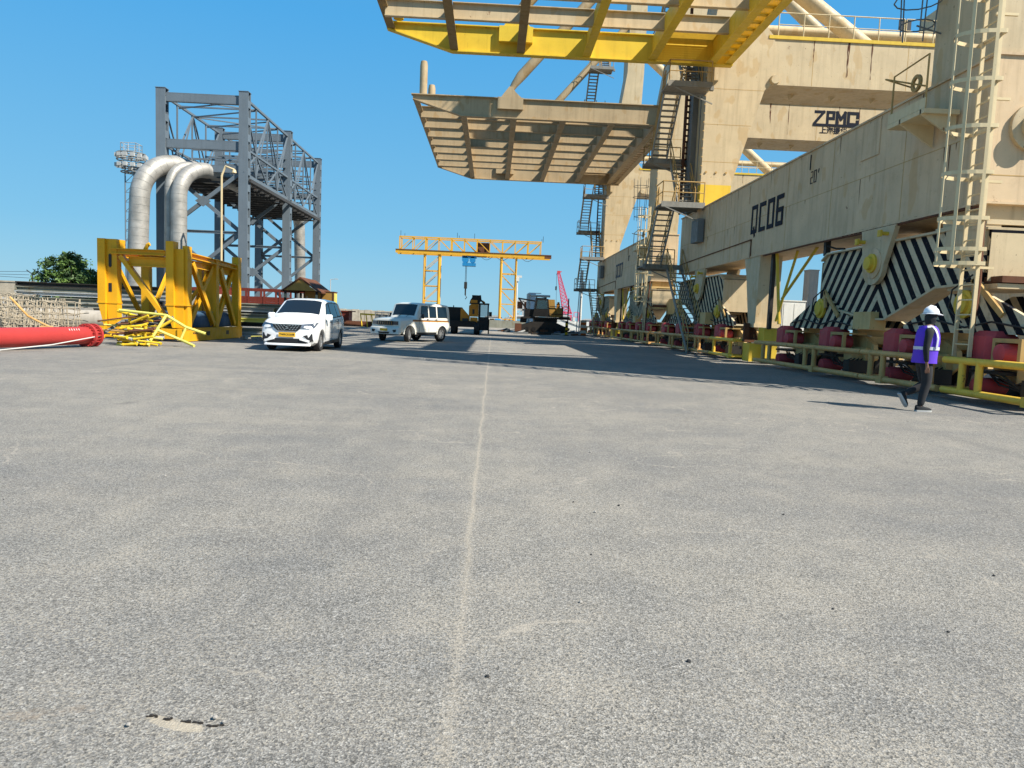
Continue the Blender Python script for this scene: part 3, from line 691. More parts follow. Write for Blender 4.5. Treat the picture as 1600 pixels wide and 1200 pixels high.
    m.box(-0.004, 0.0, 0.05, 24.2, 5.52, 5.535); m.box(0.03, 1.57, -0.004, 0.0, 4.62, 4.64)
    m.build('weld_seam', 'tan', sill)
    m = MB()
    for i in range(34):
        y = rnd.uniform(0.2, 24); L = rnd.uniform(0.15, 0.9)**1.3; top = rnd.choice((6.98, 6.98, 5.52)); ww = rnd.uniform(.012, .05)
        m.add([(-0.0065, y, top), (-0.0065, y+ww, top), (-0.0065, y+ww*0.6, top-L*0.7), (-0.0065, y+ww*0.3, top-L)], [(0, 1, 2, 3)])
    m.build('rust_run', 'rust', sill)
    # portal beams
    for y0 in (0.0, 21.2):
        m = MB(); m.box(3.0, 29.5, y0+0.06, y0+2.96, 13.24, 15.45)
        pb = m.build('portal_beam', 'cream', root)
        m = MB(); m.box(2.95, 29.5, y0, y0+0.055, 15.40, 15.56); m.box(3.0, 29.5, y0+2.965, y0+3.0, 15.40, 15.56); m.build('kick_plate', 'yellowband', pb)
        m = MB(); railing(m, [(3.4, y0+0.08, 15.5), (9.6, y0+0.08, 15.5)], 1.15, True, 1.25); railing(m, [(9.7, y0+0.08, 15.5), (29, y0+0.08, 15.5)], 1.15, True, 1.35); railing(m, [(3.4, y0+2.9, 15.5), (29, y0+2.9, 15.5)], 1.15, True, 2.1)
        m.build('handrail', 'cagepaint', pb)
        m = MB()
        for x in (5.2, 9.9, 14.6, 19.0): m.box(x, x+0.025, y0+0.056, y0+0.06, 13.26, 15.4)
        m.build('weld_seam', 'tan', pb)
        m = MB(); rnd = random.Random(int(y0)+num)
        for x in (6.9, 6.95, 5.21, 11.3, 12.6, 8.1, 14.62):
            z = 15.4; w_ = rnd.uniform(.03, .07); L = rnd.uniform(.8, 2.0); pts = []
            n = 7
            for k in range(n+1): pts.append((x+rnd.uniform(-.02, .02)-w_*(0.5-0.35*k/n), z-L*k/n))
            for k in range(n, -1, -1): pts.append((x+rnd.uniform(-.02, .02)+w_*(0.5-0.35*k/n), z-L*k/n))
            m.add([(a, y0+0.0545, b) for a, b in pts], [(k, k+1, 2*n-k, 2*n+1-k) for k in range(n)])
        m.build('rust_run', 'rust', pb)
        m = MB()
        for x in range(6): m.prism([(4.6+x*2.1, 13.24), (4.95+x*2.1, 13.24), (4.7+x*2.1, 12.98)], 'y', y0+1.4, y0+1.46)
        m.lathe([(0.04, -0.12), (0.2, -0.12), (0.24, -0.02), (0.24, 0.06)], (3.35, y0+0.0, 13.45), 'y', 20)
        m.build('lifting_lug', 'cream', pb, 35)
        m = MB(); m.tube((3.0, y0+3.4, 17.15), (29.4, y0+3.4, 17.15), 0.23, 16); m.build('tie_pipe', 'cream', root, 40)
        m = MB(); m.tube((9.0, y0+1.6, 15.5), (2.5, y0+1.6, 19.9), 0.40, 20); m.lathe([(0.55, 0), (0.55, 0.1), (0.3, 0.12)], (9.0, y0+1.6, 15.45), 'z', 20); m.build('brace_pipe', 'cream', root, 40)
        if not first:
            m = MB(); m.tube((16.2, y0+1.5, 15.5), (2.6, y0+1.5, 26.6), 0.40, 20); m.build('brace_pipe', 'cream', root, 40)
        if y0 > 1 or not first:
            fl = MB(); fl.box(9.35, 9.95, y0+0.1, y0+0.16, 16.15, 16.62); fl.tubes([(9.65, y0+0.2, 15.5), (9.65, y0+0.2, 16.3)], 0.03, 6); fl.build('floodlight', 'black', pb)
    # maker's name on the landward beam of the far crane
    if not first:
        m = MB(); Z = {'Z': [[(0.05, 1), (.80, 1), (0.0, 0.05)]], 'P': [[(.05, -.05), (.05, 1), (.62, 1), (.62, .48), (.05, .48)]], 'M': [[(0.05, -.05), (0.05, 1), (.42, .45), (.79, 1), (.79, -.05)]], 'C': [[(.85, .68), (.85, 1), (0, 1), (0, .06), (.85, .06), (.85, .3)]]}
        fm = lambda ox: (lambda u, v, w_: (9.78+ox*0.98+u*0.68, 0.058-w_, 14.30+v*0.72))
        for ox, ch in ((0, 'Z'), (0.78, 'P'), (1.40, 'M'), (2.18, 'C')): strokes(m, Z[ch], 0.25, fm(ox))
        strokes(m, [[(0, -0.10), (3.95, -0.10)]], 0.22, fm(-0.04))
        pb0 = [c for c in root.children if c.name.startswith('portal_beam')][0]
        m.build('maker_name', 'ink', pb0)
        M4 = Matrix.Translation((11.0, 0.050, 13.88)) @ Matrix.Rotation(R(90), 4, 'X')
        text_obj('maker_characters', '上海振华', 0.44, 'ink', pb0, M4, 0.004, 0.012)
    # cantilevered platform on the road side
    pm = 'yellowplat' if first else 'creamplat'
    m = MB(); x0, x1 = -15.5, 1.05
    prof = [(x0, 15.0), (x0, 14.75), (-12.4, 13.85), (x1, 13.85), (x1, 15.0)]
    plat = None; yn = 5.3 if first else 0.61
    for yc in (yn, 20.76):
        m = MB(); m.prism(prof, 'y', yc-0.06, yc+0.06); m.beam((-12.4, yc, 13.84), (x1, yc, 13.84), 0.36, 0.05)
        m.beam((x0, yc, 14.74), (-12.4, yc, 13.84), 0.36, 0.05); m.box(x0-0.1, x1, yc-0.21, yc+0.21, 15.0, 15.05)
        g_ = m.build('platform_girder', pm, root); plat = plat or g_
    for x in (-15.3, -12.3, -9.15, -6.0, -2.85, 0.05, 0.85):
        zb = 14.72 if x < -15 else 13.88
        m = MB(); m.box(x-0.02, x+0.02, yn+0.07, 20.69, zb+0.05, 14.98); m.box(x-0.19, x+0.19, yn+0.07, 20.69, zb, zb+0.05)
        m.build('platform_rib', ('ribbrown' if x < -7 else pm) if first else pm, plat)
    for k in range(1, 8):
        y = 0.6+k*2.52; m = MB()
        if y < yn+0.6: continue
        xs = [-15.28, -12.32, -9.17, -6.02, -2.87, 0.03]
        for a, b in zip(xs, xs[1:]):
            m.box(a+0.05, b+0.0, y-0.015, y+0.015, 14.36, 15.0); m.box(a+0.05, b, y-0.11, y+0.11, 14.32, 14.36); m.box(a+0.05, b, y-0.15, y+0.15, 15.0, 15.03)
        m.build('platform_stringer', 'cream' if first else pm, plat)
    m = MB()
    for k in range(24): m.box(-2.8, 0.2, 19.25+k*0.055, 19.28+k*0.055, 14.92, 14.96)
    for k in range(26):
        if 1.0+k*0.75 > yn+0.3: m.box(0.12, 0.8, 1.0+k*0.75, 1.25+k*0.75, 14.0, 14.05)
    m.box(-2.8, 0.2, 19.2, 19.25, 14.9, 15.0)
    m.build('platform_grating', pm, plat)
    m = MB()
    for x, y, h in ((-14.9, yn+0.3, 2.15), (-14.6, yn+2.8, 1.5), (0.3, yn+0.3, 1.0), (-14.9, 20.2, 2.0)): 
        m = MB(); m.path([(x, y, 15.0), (x, y, 15.0+h-0.25), (x, y, 15.0+h)], [0.24, 0.24, 0.19], 16)
        m.build('guide_post', pm, plat, 40)
    m = MB()
    for y in (yn, 20.76):
        m = MB(); m.box(-10.2, -8.6, y-0.3, y-0.07 if y < 8 else y+0.2, 14.35, 15.06)
        m.prism([(-10.0, 15.06), (-8.7, 15.06), (-9.1, 15.4), (-9.3, 15.72), (-9.5, 15.72), (-9.75, 15.4)], 'y', y-0.25, y-0.15)
        m.prism([(-10.0, 15.06), (-8.7, 15.06), (-9.1, 15.4), (-9.3, 15.72), (-9.5, 15.72), (-9.75, 15.4)], 'y', y+0.15, y+0.25)
        m.build('strut_bracket', pm, plat)
    for y in (yn, 20.76):
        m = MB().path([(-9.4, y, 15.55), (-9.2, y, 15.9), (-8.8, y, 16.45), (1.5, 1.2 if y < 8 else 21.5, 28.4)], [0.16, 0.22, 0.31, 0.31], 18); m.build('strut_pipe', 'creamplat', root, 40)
    # seaward side: plain legs and sill so the portal beams land on something
    for y0 in (0.0, 21.2):
        m = MB(); m.box(29.5, 32.3, y0, y0+2.9, 7.05, 31)
        m.build('seaward_leg', 'cream', root)
    m = MB(); m.box(30, 31.6, 0, 24.3, 4.1, 7.04)
    for yc in (4.0, 20.2): m.prism([(yc-4, 3.5), (yc+4, 3.5), (yc+4, 2.4), (yc+4.2, 1.2), (yc+5.5, 1.0), (yc+5.5, 0.3), (yc-5.5, 0.3), (yc-5.5, 1.0), (yc-4.2, 1.2), (yc-4, 2.4)], 'x', 30.2, 31.4); m.box(30.3, 31.3, yc-.6, yc+.6, 3.5, 4.1)
    m.build('seaward_sill_beam', 'sill', root)
    # running gear
    eq_group(root, 4.0, 1); eq_group(root, 20.1, -1)
    gy = 'guardyellow' if first else 'guard'
    guard(root, -3.2, -0.15, gy, [-2.6, -1.22, -0.72])
    guard(root, 0.02, 3.2, 'guard', [2.2, 2.75, 0.3])
    guard(root, 3.25, 10.6, 'guard', [5.9, 6.5, 9.3, 9.85])
    guard(root, 12.9, 15.9, gy if first else 'guard', [13.3, 15.4])
    guard(root, 16.0, 21.5, 'guard', [17.6, 18.2, 20.2]); guard(root, 21.6, 27.2, 'guard', [22.4, 23.0, 25.6, 26.2])
    # cable/ladder at the near end
    cage_ladder(root, -0.62, -0.42, 0.9, 8.6 if not first else 14.0, 2.75, 'cagepaint')
    m = MB(); m.path([(-0.1, -0.15, 4.0), (-0.25, -0.45, 2.4), (-0.42, -0.55, 0.3)], 0.045, 10); m.build('rusty_stay', 'rust', root, 40)
    # small landing high on the side of the beam
    m = MB(); m.box(-0.85, -0.05, 1.0, 2.45, 6.10, 6.2); m.prism([(-0.85, 6.2), (-0.85, 6.1), (-0.05, 5.6), (-0.05, 6.1)], 'y', 1.9, 1.95); m.prism([(-0.85, 6.2), (-0.85, 6.1), (-0.05, 5.6), (-0.05, 6.1)], 'y', 1.1, 1.15)
    m.beam((-0.83, 1.0, 6.32), (-0.83, 2.45, 6.32), 0.02, 0.22)
    lp = m.build('landing', 'cagepaint', root)
    m = MB(); m.path([(-0.8, 2.4, 6.2), (-0.8, 2.4, 7.3), (-0.8, 1.05, 7.35), (-0.8, 1.05, 6.2)], 0.022, 6)
    m.path([(-0.1, 2.3, 7.1), (-0.9, 2.6, 7.3), (-0.1, 2.9, 7.25)], 0.02, 6)
    m.lathe([(0.20, -0.03), (0.20, 0.03), (0.12, 0.03), (0.12, -0.03)], (-0.15, 2.6, 7.25), 'x', 18, True)
    m.build('landing_rail', 'tan', lp)
    m = MB()   # loose upper cage left hanging
    for z, rr in ((8.35, 0.36), (8.9, 0.5), (9.6, 0.5), (10.3, 0.5)):
        pts = [Vector((-0.55-rr*math.cos(t), 2.1+rr*math.sin(t), z)) for t in [math.pi*2*i/12 for i in range(13)]]
        for a, b in zip(pts, pts[1:]): m.tube(a, b, 0.016, 5)
    for i in range(5):
        t = 2*math.pi*i/5; m.tube((-0.55-0.36*math.cos(t), 2.1+0.36*math.sin(t), 8.1), (-0.55-0.5*math.cos(t), 2.1+0.5*math.sin(t), 10.8), 0.016, 5)
    m.tube((-0.55, 2.1, 8.35), (0.05, 2.1, 8.2), 0.02, 5)
    m.build('upper_cage', 'slate', lp)
    # electric box on the far end
    m = MB(); m.cham(-0.36, -0.04, 19.9, 21.0, 5.35, 6.45, 0.02); m.build('electric_box', 'slate', root)
    # stair tower
    s = MB(); r = MB()
    YA, YB = 20.9, 24.4
    flight(s, r, -0.85, -0.05, 18.6, 0.05, YB-0.7, 4.35)
    lv = [(4.4, 1), (7.1, 0), (9.9, 1), (12.7, 0), (15.5, 1), (18.3, 0), (21.1, 1), (23.9, 0), (26.7, 1)]
    for i, (z, e) in enumerate(lv):
        ya, yb = (YB-0.8, YB+0.7) if e else (YA-0.9, YA+0.4)
        s.box(-2.15, -0.04, ya, yb, z-0.05, z)
        s.box(-2.15, -0.04, ya-0.03, ya, z-0.16, z+0.10); s.box(-2.15, -0.04, yb, yb+0.03, z-0.16, z+0.10)
        edge = [(-2.1, ya, z), (-2.1, yb, z)]
        railing(r, edge, 1.05); railing(r, [(-2.1, yb if e else ya, z), (-0.1, yb if e else ya, z)], 1.05)
        s.beam((-2.1, ya, z-0.1), (-0.0, ya, z-0.9), 0.05, 0.05); s.beam((-0.06, ya+0.3, z-0.1), (0.1, ya+0.3, z-0.1), 0.2, 0.2)
        if i+1 < len(lv):
            zb, eb = lv[i+1]
            lane = (-2.0, -1.2) if i % 2 == 0 else (-1.0, -0.2)
            ystart = ya if e else yb; yend = (YB-0.8) if eb else (YA+0.4)
            flight(s, r, lane[0], lane[1], ystart, z, yend, zb)
    st = s.build('stair', 'greysteel', root); r.build('stair_rail', 'tan', st)
    m = MB()
    for z in [7.2+0.3*k for k in range(34)]: m.box(-0.4, -0.06, 23.1, 23.4, z, z+0.03)
    m.box(-0.42, -0.38, 23.05, 23.45, 7.1, 17.5)
    for k in range(5): m.path([(-0.44, 23.1+k*.07, 7.1), (-0.44, 23.12+k*.07, 12), (-0.44, 23.1+k*.07, 17.5)], 0.02, 5)
    m.build('cable_ladder', 'rust', root)
    m = MB(); m.box(-0.5, 0.0, 17.8, 18.4, 15.1, 15.9)
    return root
crane(CR[1], 'near quay crane with the yellow overhead platform and QC06 painted on its long beam', 6)
crane(CR[1]+31.1, 'far quay crane with the cream overhead platform, standing behind the stair tower', 7)

# ================================================================ pipe bridge on the left
def pipe_bridge():
    root = thing('pipe_bridge', 'tall blue grey steel pipe bridge of three braced portal frames with open lattice sides', 'pipe rack', (-23.95, 52, 0))
    X1, PW, PD, H = 5.72, 0.64, 0.60, 16.3
    ys = (0, 10.6, 21.0)
    for y in ys:
        for x in (0, X1):
            m = MB(); m.box(x, x+PW, y, y+0.10, 0, H); m.box(x, x+PW, y+PD-0.10, y+PD, 0, H)
            m.box(x+0.14, x+0.20, y+0.10, y+PD-0.10, 0, H)
            z = 0.3
            while z < H-0.5:
                m.box(x+PW-0.05, x+PW, y+0.10, y+PD-0.10, z, z+0.50); m.box(x, x+0.05, y+0.10, y+PD-0.10, z, z+0.50); z += 1.15
            m.box(x-0.03, x+PW+0.03, y-0.03, y+PD+0.03, H, H+0.04)
            m.box(x-0.2, x+PW+0.2, y-0.2, y+PD+0.2, 0, 0.25)
            m.build('column', 'rackgrey', root)
        for z0, z1 in ((15.45, 16.05), (12.3, 12.9), (10.75, 11.25), (6.5, 6.7)):
            m = MB(); m.ibeam((PW, y+PD/2, (z0+z1)/2), (X1, y+PD/2, (z0+z1)/2), 0.3 if z1 < 16.9 and z0 > 7 else 0.15, z1-z0, 0.05)
            if z0 > 7: m.box(PW, X1, y+PD/2-0.148, y+PD/2-0.11, z0+0.055, z1-0.055)
            m.build('cross_beam', 'rackgrey', root)
        m = MB(); yy = y+PD/2
        for za, zb in ((6.7, 10.75), (2.3, 6.5)):
            zc = (za+zb)/2; xc = (PW+X1)/2
            m.beam((PW, yy, za), (X1, yy, zb), 0.16, 0.26); m.beam((PW, yy+0.17, zb), (X1, yy+0.17, za), 0.16, 0.26)
            m.prism([(xc-0.55, zc), (xc, zc-0.4), (xc+0.55, zc), (xc, zc+0.4)], 'y', yy-0.12, yy-0.09)
        m.build('cross_brace', 'rackgrey', root)
    L = ys[2]; n = 8; st = L/n
    for x in (0.35, X1+0.35):
        m = MB()
        for z, h in ((15.9, 0.16), (12.5, 0.14), (10.7, 0.22)): m.beam((x, PD, z), (x, L, z), 0.16, h)
        for i in range(1, n):
            if i == 4: continue
            m.beam((x, i*st, 10.7), (x, i*st, 15.9), 0.10, 0.10)
        for i in range(n):
            a, b = i*st, (i+1)*st
            if i % 2: a, b = b, a
            m.beam((x+0.02, a+0.1, 15.8), (x+0.02, b, 12.5), 0.09, 0.11); m.beam((x+0.02, b, 12.5), (x+0.02, a, 10.8), 0.09, 0.09)
            m.beam((x-0.02, a+0.1, 15.8), (x-0.02, b, 10.8), 0.08, 0.09)
        m.build('side_truss', 'rackgrey', root)
    m = MB()
    for i in range(n+1):
        m.beam((0.35, i*st+0.3, 15.85), (X1+0.35, i*st+0.3, 15.85), 0.10, 0.10)
    for i in range(0, n, 1):
        a, b = i*st+0.3, (i+1)*st+0.3
        if i % 2: a, b = b, a
        m.beam((0.35, a, 15.8), (X1+0.35, b, 15.8), 0.10, 0.08)
        if i % 2 == 0: m.beam((0.35, b, 15.7), (X1+0.35, a, 15.7), 0.08, 0.08)
    m.build('roof_bracing', 'rackgrey', root)
    m = MB()
    for z in (11.9, 12.6, 13.3, 14.0):
        for i in range(2, n+1): m.beam((0.4, i*st, z), (X1+0.3, i*st, z), 0.09, 0.14)
    m.build('pipe_bearer', 'rackgrey', root)
    m = MB()
    for i in range(24): m.box(0.4, X1+0.3, 0.5+i*0.86, 0.5+i*0.86+0.62, 10.42, 10.50)
    for k in range(5): m.beam((0.6+k*1.45, 0.4, 10.3), (0.6+k*1.45, L, 10.3), 0.16, 0.22)
    for i in range(n*2): m.beam((0.4, 0.6+i*st/2, 10.15), (X1+.3, 0.6+i*st/2, 10.15), 0.12, 0.14)
    m.build('walkway_deck', 'rackdark', root)
    for k, (x, z, r) in enumerate(((1.6, 11.1, 0.3), (3.2, 11.1, 0.42), (4.7, 11.0, 0.22))):
        m = MB(); m.tube((x, 6.0, z), (x, L+1.0, z), r, 16); m.build('inner_pipe', 'silver', root, 40)
    m = MB()   # access ladder by the front left column
    for x in (0.85, 1.3): m.beam((x, 1.0, 0), (x, 1.0, 10.4), 0.06, 0.06)
    z = 0.4
    while z < 10.3: m.tube((0.85, 1.0, z), (1.3, 1.0, z), 0.018, 5); z += 0.33
    for k in range(11):
        z = 2.6+k*0.75; pts = [Vector((1.07+0.4*math.cos(t), 0.9-0.6*math.sin(t), z)) for t in [math.pi*i/8 for i in range(9)]]
        for a, b in zip(pts, pts[1:]): m.beam(a, b, 0.012, 0.05)
    m.build('access_ladder', 'rackdark', root)
pipe_bridge()

def clad_pipe(label, pts, rad, r, grp='aluminium clad pipes rising into the pipe bridge'):
    P = resample(bend(pts, rad, 20), 0.13)
    Q = []; RR = []
    for i, (a, b) in enumerate(zip(P, P[1:])):
        if (b-a).length < 0.04: continue
        d = (b-a).normalized()
        if i % 4 == 3: Q += [a, b-d*0.022, b-d*0.021, b-d*0.006, b-d*0.005]; RR += [r, r, r-0.012, r-0.012, r]
        else: Q.append(a); RR.append(r)
    Q.append(P[-1]); RR.append(r)
    m = MB().path(Q, RR, 24)
    o = m.build('clad_pipe', 'silver', None, 50)
    return tag(o, label, 'pipe', grp)
clad_pipe('widest silver clad pipe, leftmost of the three bending over into the pipe bridge', [(-44, 45.5, 0.75), (-26.2, 49.4, 0.75), (-24.5, 50.2, 1.4), (-24.2, 50.4, 11.4), (-20.9, 55.4, 10.9), (-20.6, 60, 10.8)], 2.7, 0.64)
clad_pipe('narrow bright silver pipe in the middle of the three beside the widest one', [(-22.6, 50.9, 0), (-22.5, 50.9, 11.1), (-20.4, 54.5, 11.0), (-20.2, 60, 10.95)], 1.7, 0.33)
clad_pipe('rightmost silver pipe of the three, its end showing just inside the first frame', [(-21.75, 50.5, 0), (-21.7, 50.5, 11.35), (-18.9, 54.9, 10.2)], 2.3, 0.52)
clad_pipe('grey clad pipe coming down at the far end of the pipe bridge', [(-20.6, 68, 11.0), (-20.4, 76.0, 11.0), (-20.3, 76.8, 0)], 1.4, 0.55, 'clad pipes at the far end of the bridge')
m = MB(); m.tube((-19.0, 36.2, 0.45), (-33, 33.6, 0.45), 0.45, 28); m.tube((-19.0, 36.2, 0.45), (-18.5, 36.3, 0.45), 0.52, 28)
tag(m.build('concrete_pipe', 'conc', None, 40), 'pale concrete pipe lying on the ground behind the wire mesh', 'pipe')
m = MB(); m.path([(0, 0, 0), (0, 0, 9.8), (0.25, 0, 10.4), (0.8, 0, 10.2)], 0.07, 8); m.lathe([(0.16, 0), (0.1, 0.2)], (0.8, 0, 10.0), 'z', 10)
o = m.build('lamp_pole', 'cagepaint', None, 40); o.location = (-17.9, 48.0, 0); tag(o, 'thin pale pole with a bent top in front of the first pipe bridge frame', 'pole')
m = MB(); m.path([(0, 0, 0), (0, 0, 10.5)], 0.16, 10); o = m.build('vent_pole', 'lightsteel', None, 40); o.location = (-19.3, 78.5, 0); tag(o, 'slim grey vertical pipe near the last pipe bridge frame', 'pole')

# floodlight mast with ring of lamps
def mast():
    root = thing('floodlight_mast', 'slim lattice floodlight mast with a ringed lamp platform behind the widest silver pipe', 'floodlight mast', (-34.5, 70, 0))
    m = MB()
    for x, y in ((-0.45, -0.3), (0.45, -0.3), (0, 0.45)): m.tube((x, y, 0), (x, y, 14.5), 0.06, 6)
    z = 0
    while z < 14.2:
        m.tube((-0.45, -0.3, z), (0.45, -0.3, z+0.9), 0.03, 5); m.tube((0.45, -0.3, z), (0, 0.45, z+0.9), 0.03, 5); m.tube((0.45, -0.3, z+.9), (-0.45, -0.3, z+.9), 0.03, 5); z += 0.9
    m.build('pole', 'rackgrey', root)
    m = MB()
    for z, r in ((13.6, 0.9), (14.1, 1.15), (14.7, 1.25), (15.3, 1.25)):
        pts = [(r*math.cos(a*0.5236), r*math.sin(a*0.5236), z) for a in range(13)]
        m.tubes(pts, 0.06, 6)
        for a in range(0, 12, 2): m.tube((0, 0, z), pts[a], 0.04, 5)
    m.build('lamp_platform', 'slate', root)
    m = MB()
    for k in range(12):
        a = k*0.5236
        for z in (14.0, 14.9): m.box(1.2*math.cos(a)-.18, 1.2*math.cos(a)+.18, 1.2*math.sin(a)-.14, 1.2*math.sin(a)+.14, z, z+0.34)
    m.build('floodlight', 'lightsteel', root)
    m = MB(); railing(m, [(-0.7, -0.6, 15.3), (0.7, -0.6, 15.3), (0.7, 0.6, 15.3), (-0.7, 0.6, 15.3), (-0.7, -0.6, 15.3)], 0.9, True, 0.7, 0.03); m.build('railing', 'lightsteel', root)
mast()

# ================================================================ yellow transport frame
def yellow_frame():
    root = thing('transport_frame', 'heavy orange yellow steel cradle frame with diagonal braces standing on a long base beam', 'steel frame', (-14.0, 25.93, 0))
    W, D = 2.82, 5.75
    A = MB()
    def post(x0, x1, y0, y1, taper):
        m = MB()
        if taper:   # box post narrowing to a foot
            m.prism([(x0, 3.55), (x0, 1.32), (x0+taper, 0.5), (x1, 0.5), (x1, 3.55)], 'y', y0, y1)
            m.box(x0-0.02, x1+0.02, y0-0.02, y1+0.02, 1.28, 1.33)
        else: m.box(x0, x1, y0, y1, 0.5, 3.3)
        return m
    m = post(0.0, 0.26, 0.0, 0.40, 0.20); m.build('corner_post', 'rackyellow', root)
    m = post(0.26, 0.62, 0.12, 0.44, 0.05)
    m.build('inner_post', 'rackyellow', root)
    m = MB(); m.prism([(0.34, 2.6), (0.34, 2.98), (0.385, 3.05), (0.44, 2.98), (0.44, 2.6), (0.385, 2.54)], 'y', 0.105, 0.118); m.box(0.33, 0.44, 0.105, 0.118, 1.7, 2.0); m.build('slot', 'black', root)
    m = post(2.38, 2.65, 0.0, 0.40, 0.22); m.box(2.65, 2.95, 0.14, 0.20, 0.5, 3.3); m.build('corner_post', 'rackyellow', root)
    m = MB(); m.box(2.88, 3.05, 0.22, 0.60, 0.5, 3.42); m.box(2.62, 3.08, 0.10, 0.62, 1.29, 1.33); m.build('inner_post', 'rackyellow', root)
    for b_ in ((W-0.02, W+0.12, 3.2, 3.5, 0.5, 3.2), (W-0.05, W+0.22, D-0.38, D, 0.5, 3.45)): MB().box(*b_).build('side_post', 'rackyellow', root)
    for b_ in ((-0.02, 0.28, 0.45, 0.75, 0.5, 3.3), (-0.02, 0.28, 3.2, 3.5, 0.5, 3.3), (-0.02, 0.28, D-0.35, D-0.05, 0.5, 3.3), (1.3, 1.46, D-0.3, D, 0.5, 3.0), (1.55, 1.95, D-0.3, D, 0.5, 2.95)): MB().box(*b_).build('rear_post', 'rackyellow', root)
    m = MB()
    m.ibeam((0.42, 0.16, 3.13), (W-0.52, 0.16, 3.13), 0.26, 0.20, 0.03); m.ibeam((0.95, 0.30, 2.80), (W-0.5, 0.30, 2.80), 0.26, 0.34, 0.03)
    m.ibeam((W+0.05, 0.4, 3.13), (W+0.05, D, 3.02), 0.26, 0.20, 0.03); m.ibeam((W-0.1, 0.8, 2.86), (W-0.1, D, 2.78), 0.2, 0.26, 0.03)
    m.ibeam((0.14, 0.4, 3.1), (0.14, D, 3.1), 0.26, 0.22, 0.03); m.ibeam((0.14, D-0.15, 3.05), (W, D-0.15, 3.05), 0.26, 0.25, 0.03)
    m.ibeam((1.6, 0.3, 3.0), (1.6, D, 3.0), 0.16, 0.18, 0.02)
    m.build('top_rail', 'rackyellow', root)
    m = MB()
    m.beam((0.72, 0.22, 2.98), (2.35, 0.22, 0.75), 0.16, 0.22, (0, 1, 0))
    def dg(ya, za, yb, zb, s=0.0): m.ibeam((W+0.10+s, ya, za), (W+0.10+s, yb, zb), 0.20, 0.16, 0.03, (1, 0, 0))
    dg(0.9, 2.85, 2.95, 0.6); dg(3.1, 2.85, 0.95, 0.6, -0.14); dg(3.6, 2.85, 5.2, 0.6); dg(5.3, 2.8, 3.6, 0.6, -0.14)
    m.beam((0.15, 0.8, 2.9), (0.15, 3.1, 0.6), 0.12, 0.16); m.beam((0.15, 5.4, 2.9), (0.15, 3.4, 0.6), 0.12, 0.16)
    m.beam((1.9, D-0.15, 2.9), (0.3, D-0.15, 0.7), 0.14, 0.14); m.beam((2.0, D-0.15, 2.9), (3.0, D-0.15, 0.7), 0.14, 0.14)
    m.build('diagonal_brace', 'rackyellow', root)
    m = MB()
    for x in (0.0, W-0.02): m.box(x, x+0.24, -0.05, D+0.12, 0.06, 0.48)
    m.box(0.24, W-0.02, 0.0, 0.35, 0.1, 0.46); m.box(0.24, W-0.02, D-0.3, D, 0.1, 0.46); m.box(0.24, W-0.02, 2.8, 3.1, 0.1, 0.46)
    m.box(W+0.2, W+0.235, -0.08, D+0.15, 0.44, 0.50); m.box(W+0.2, W+0.235, -0.08, D+0.15, 0.02, 0.07)
    bb = m.build('base_beam', 'rackyellow', root)
    m = MB()
    for y in (2.0, 4.0): m.box(W+0.221, W+0.226, y, y+0.30, 0.20, 0.36)
    m.build('fork_pocket', 'black', bb)
    m = MB()
    for k, y in enumerate((0.72, 0.86, 1.0)): strokes(m, [[(0, 0), (0.10, 0.05)], [(0, .06), (.1, 0)]], 0.025, lambda u, v, w_, y=y: (W+0.222+w_*0.3, y+u, 0.28+v))
    m.build('stencil_mark', 'ink', bb)
    m = MB(); m.path([(1.35, 0.45, 3.05), (1.55, 0.45, 3.42), (1.62, 0.45, 3.45)], 0.07, 8); m.tube((0.55, 0.5, 3.1), (0.55, 0.5, 3.55), 0.16, 6); m.build('lifting_eye', 'rackyellow', root)
yellow_frame()
def rounded_tank(cx, cy, lx, ly, h, label):
    m = MB(); rs = []
    for t, s in ((0, 0.96), (0.15, 1), (0.6, 1), (0.82, 0.93), (0.95, 0.8), (1.0, 0.6)):
        n = 28; ring = []
        for k in range(n):
            a = 2*math.pi*k/n; c, s_ = math.cos(a), math.sin(a)
            ring.append((cx+lx*s*math.copysign(abs(c)**0.45, c), cy+ly*s*math.copysign(abs(s_)**0.45, s_), 0.50+h*t))
        rs.append(ring)
    m.rings(rs); tag(m.build('motor_housing', 'bluetank', None, 40), label, 'motor housing', 'blue housings in the yellow frame')
rounded_tank(-11.9, 28.4, 0.75, 0.95, 0.62, 'dull blue rounded housing in the yellow frame, nearer the camera')
rounded_tank(-11.9, 30.6, 0.75, 0.75, 0.60, 'dull blue rounded housing in the yellow frame, nearer the parked minivan side')
rounded_tank(-12.9, 27.0, 0.55, 0.5, 0.35, 'low dark blue housing behind the heap of yellow scaffold tubes')

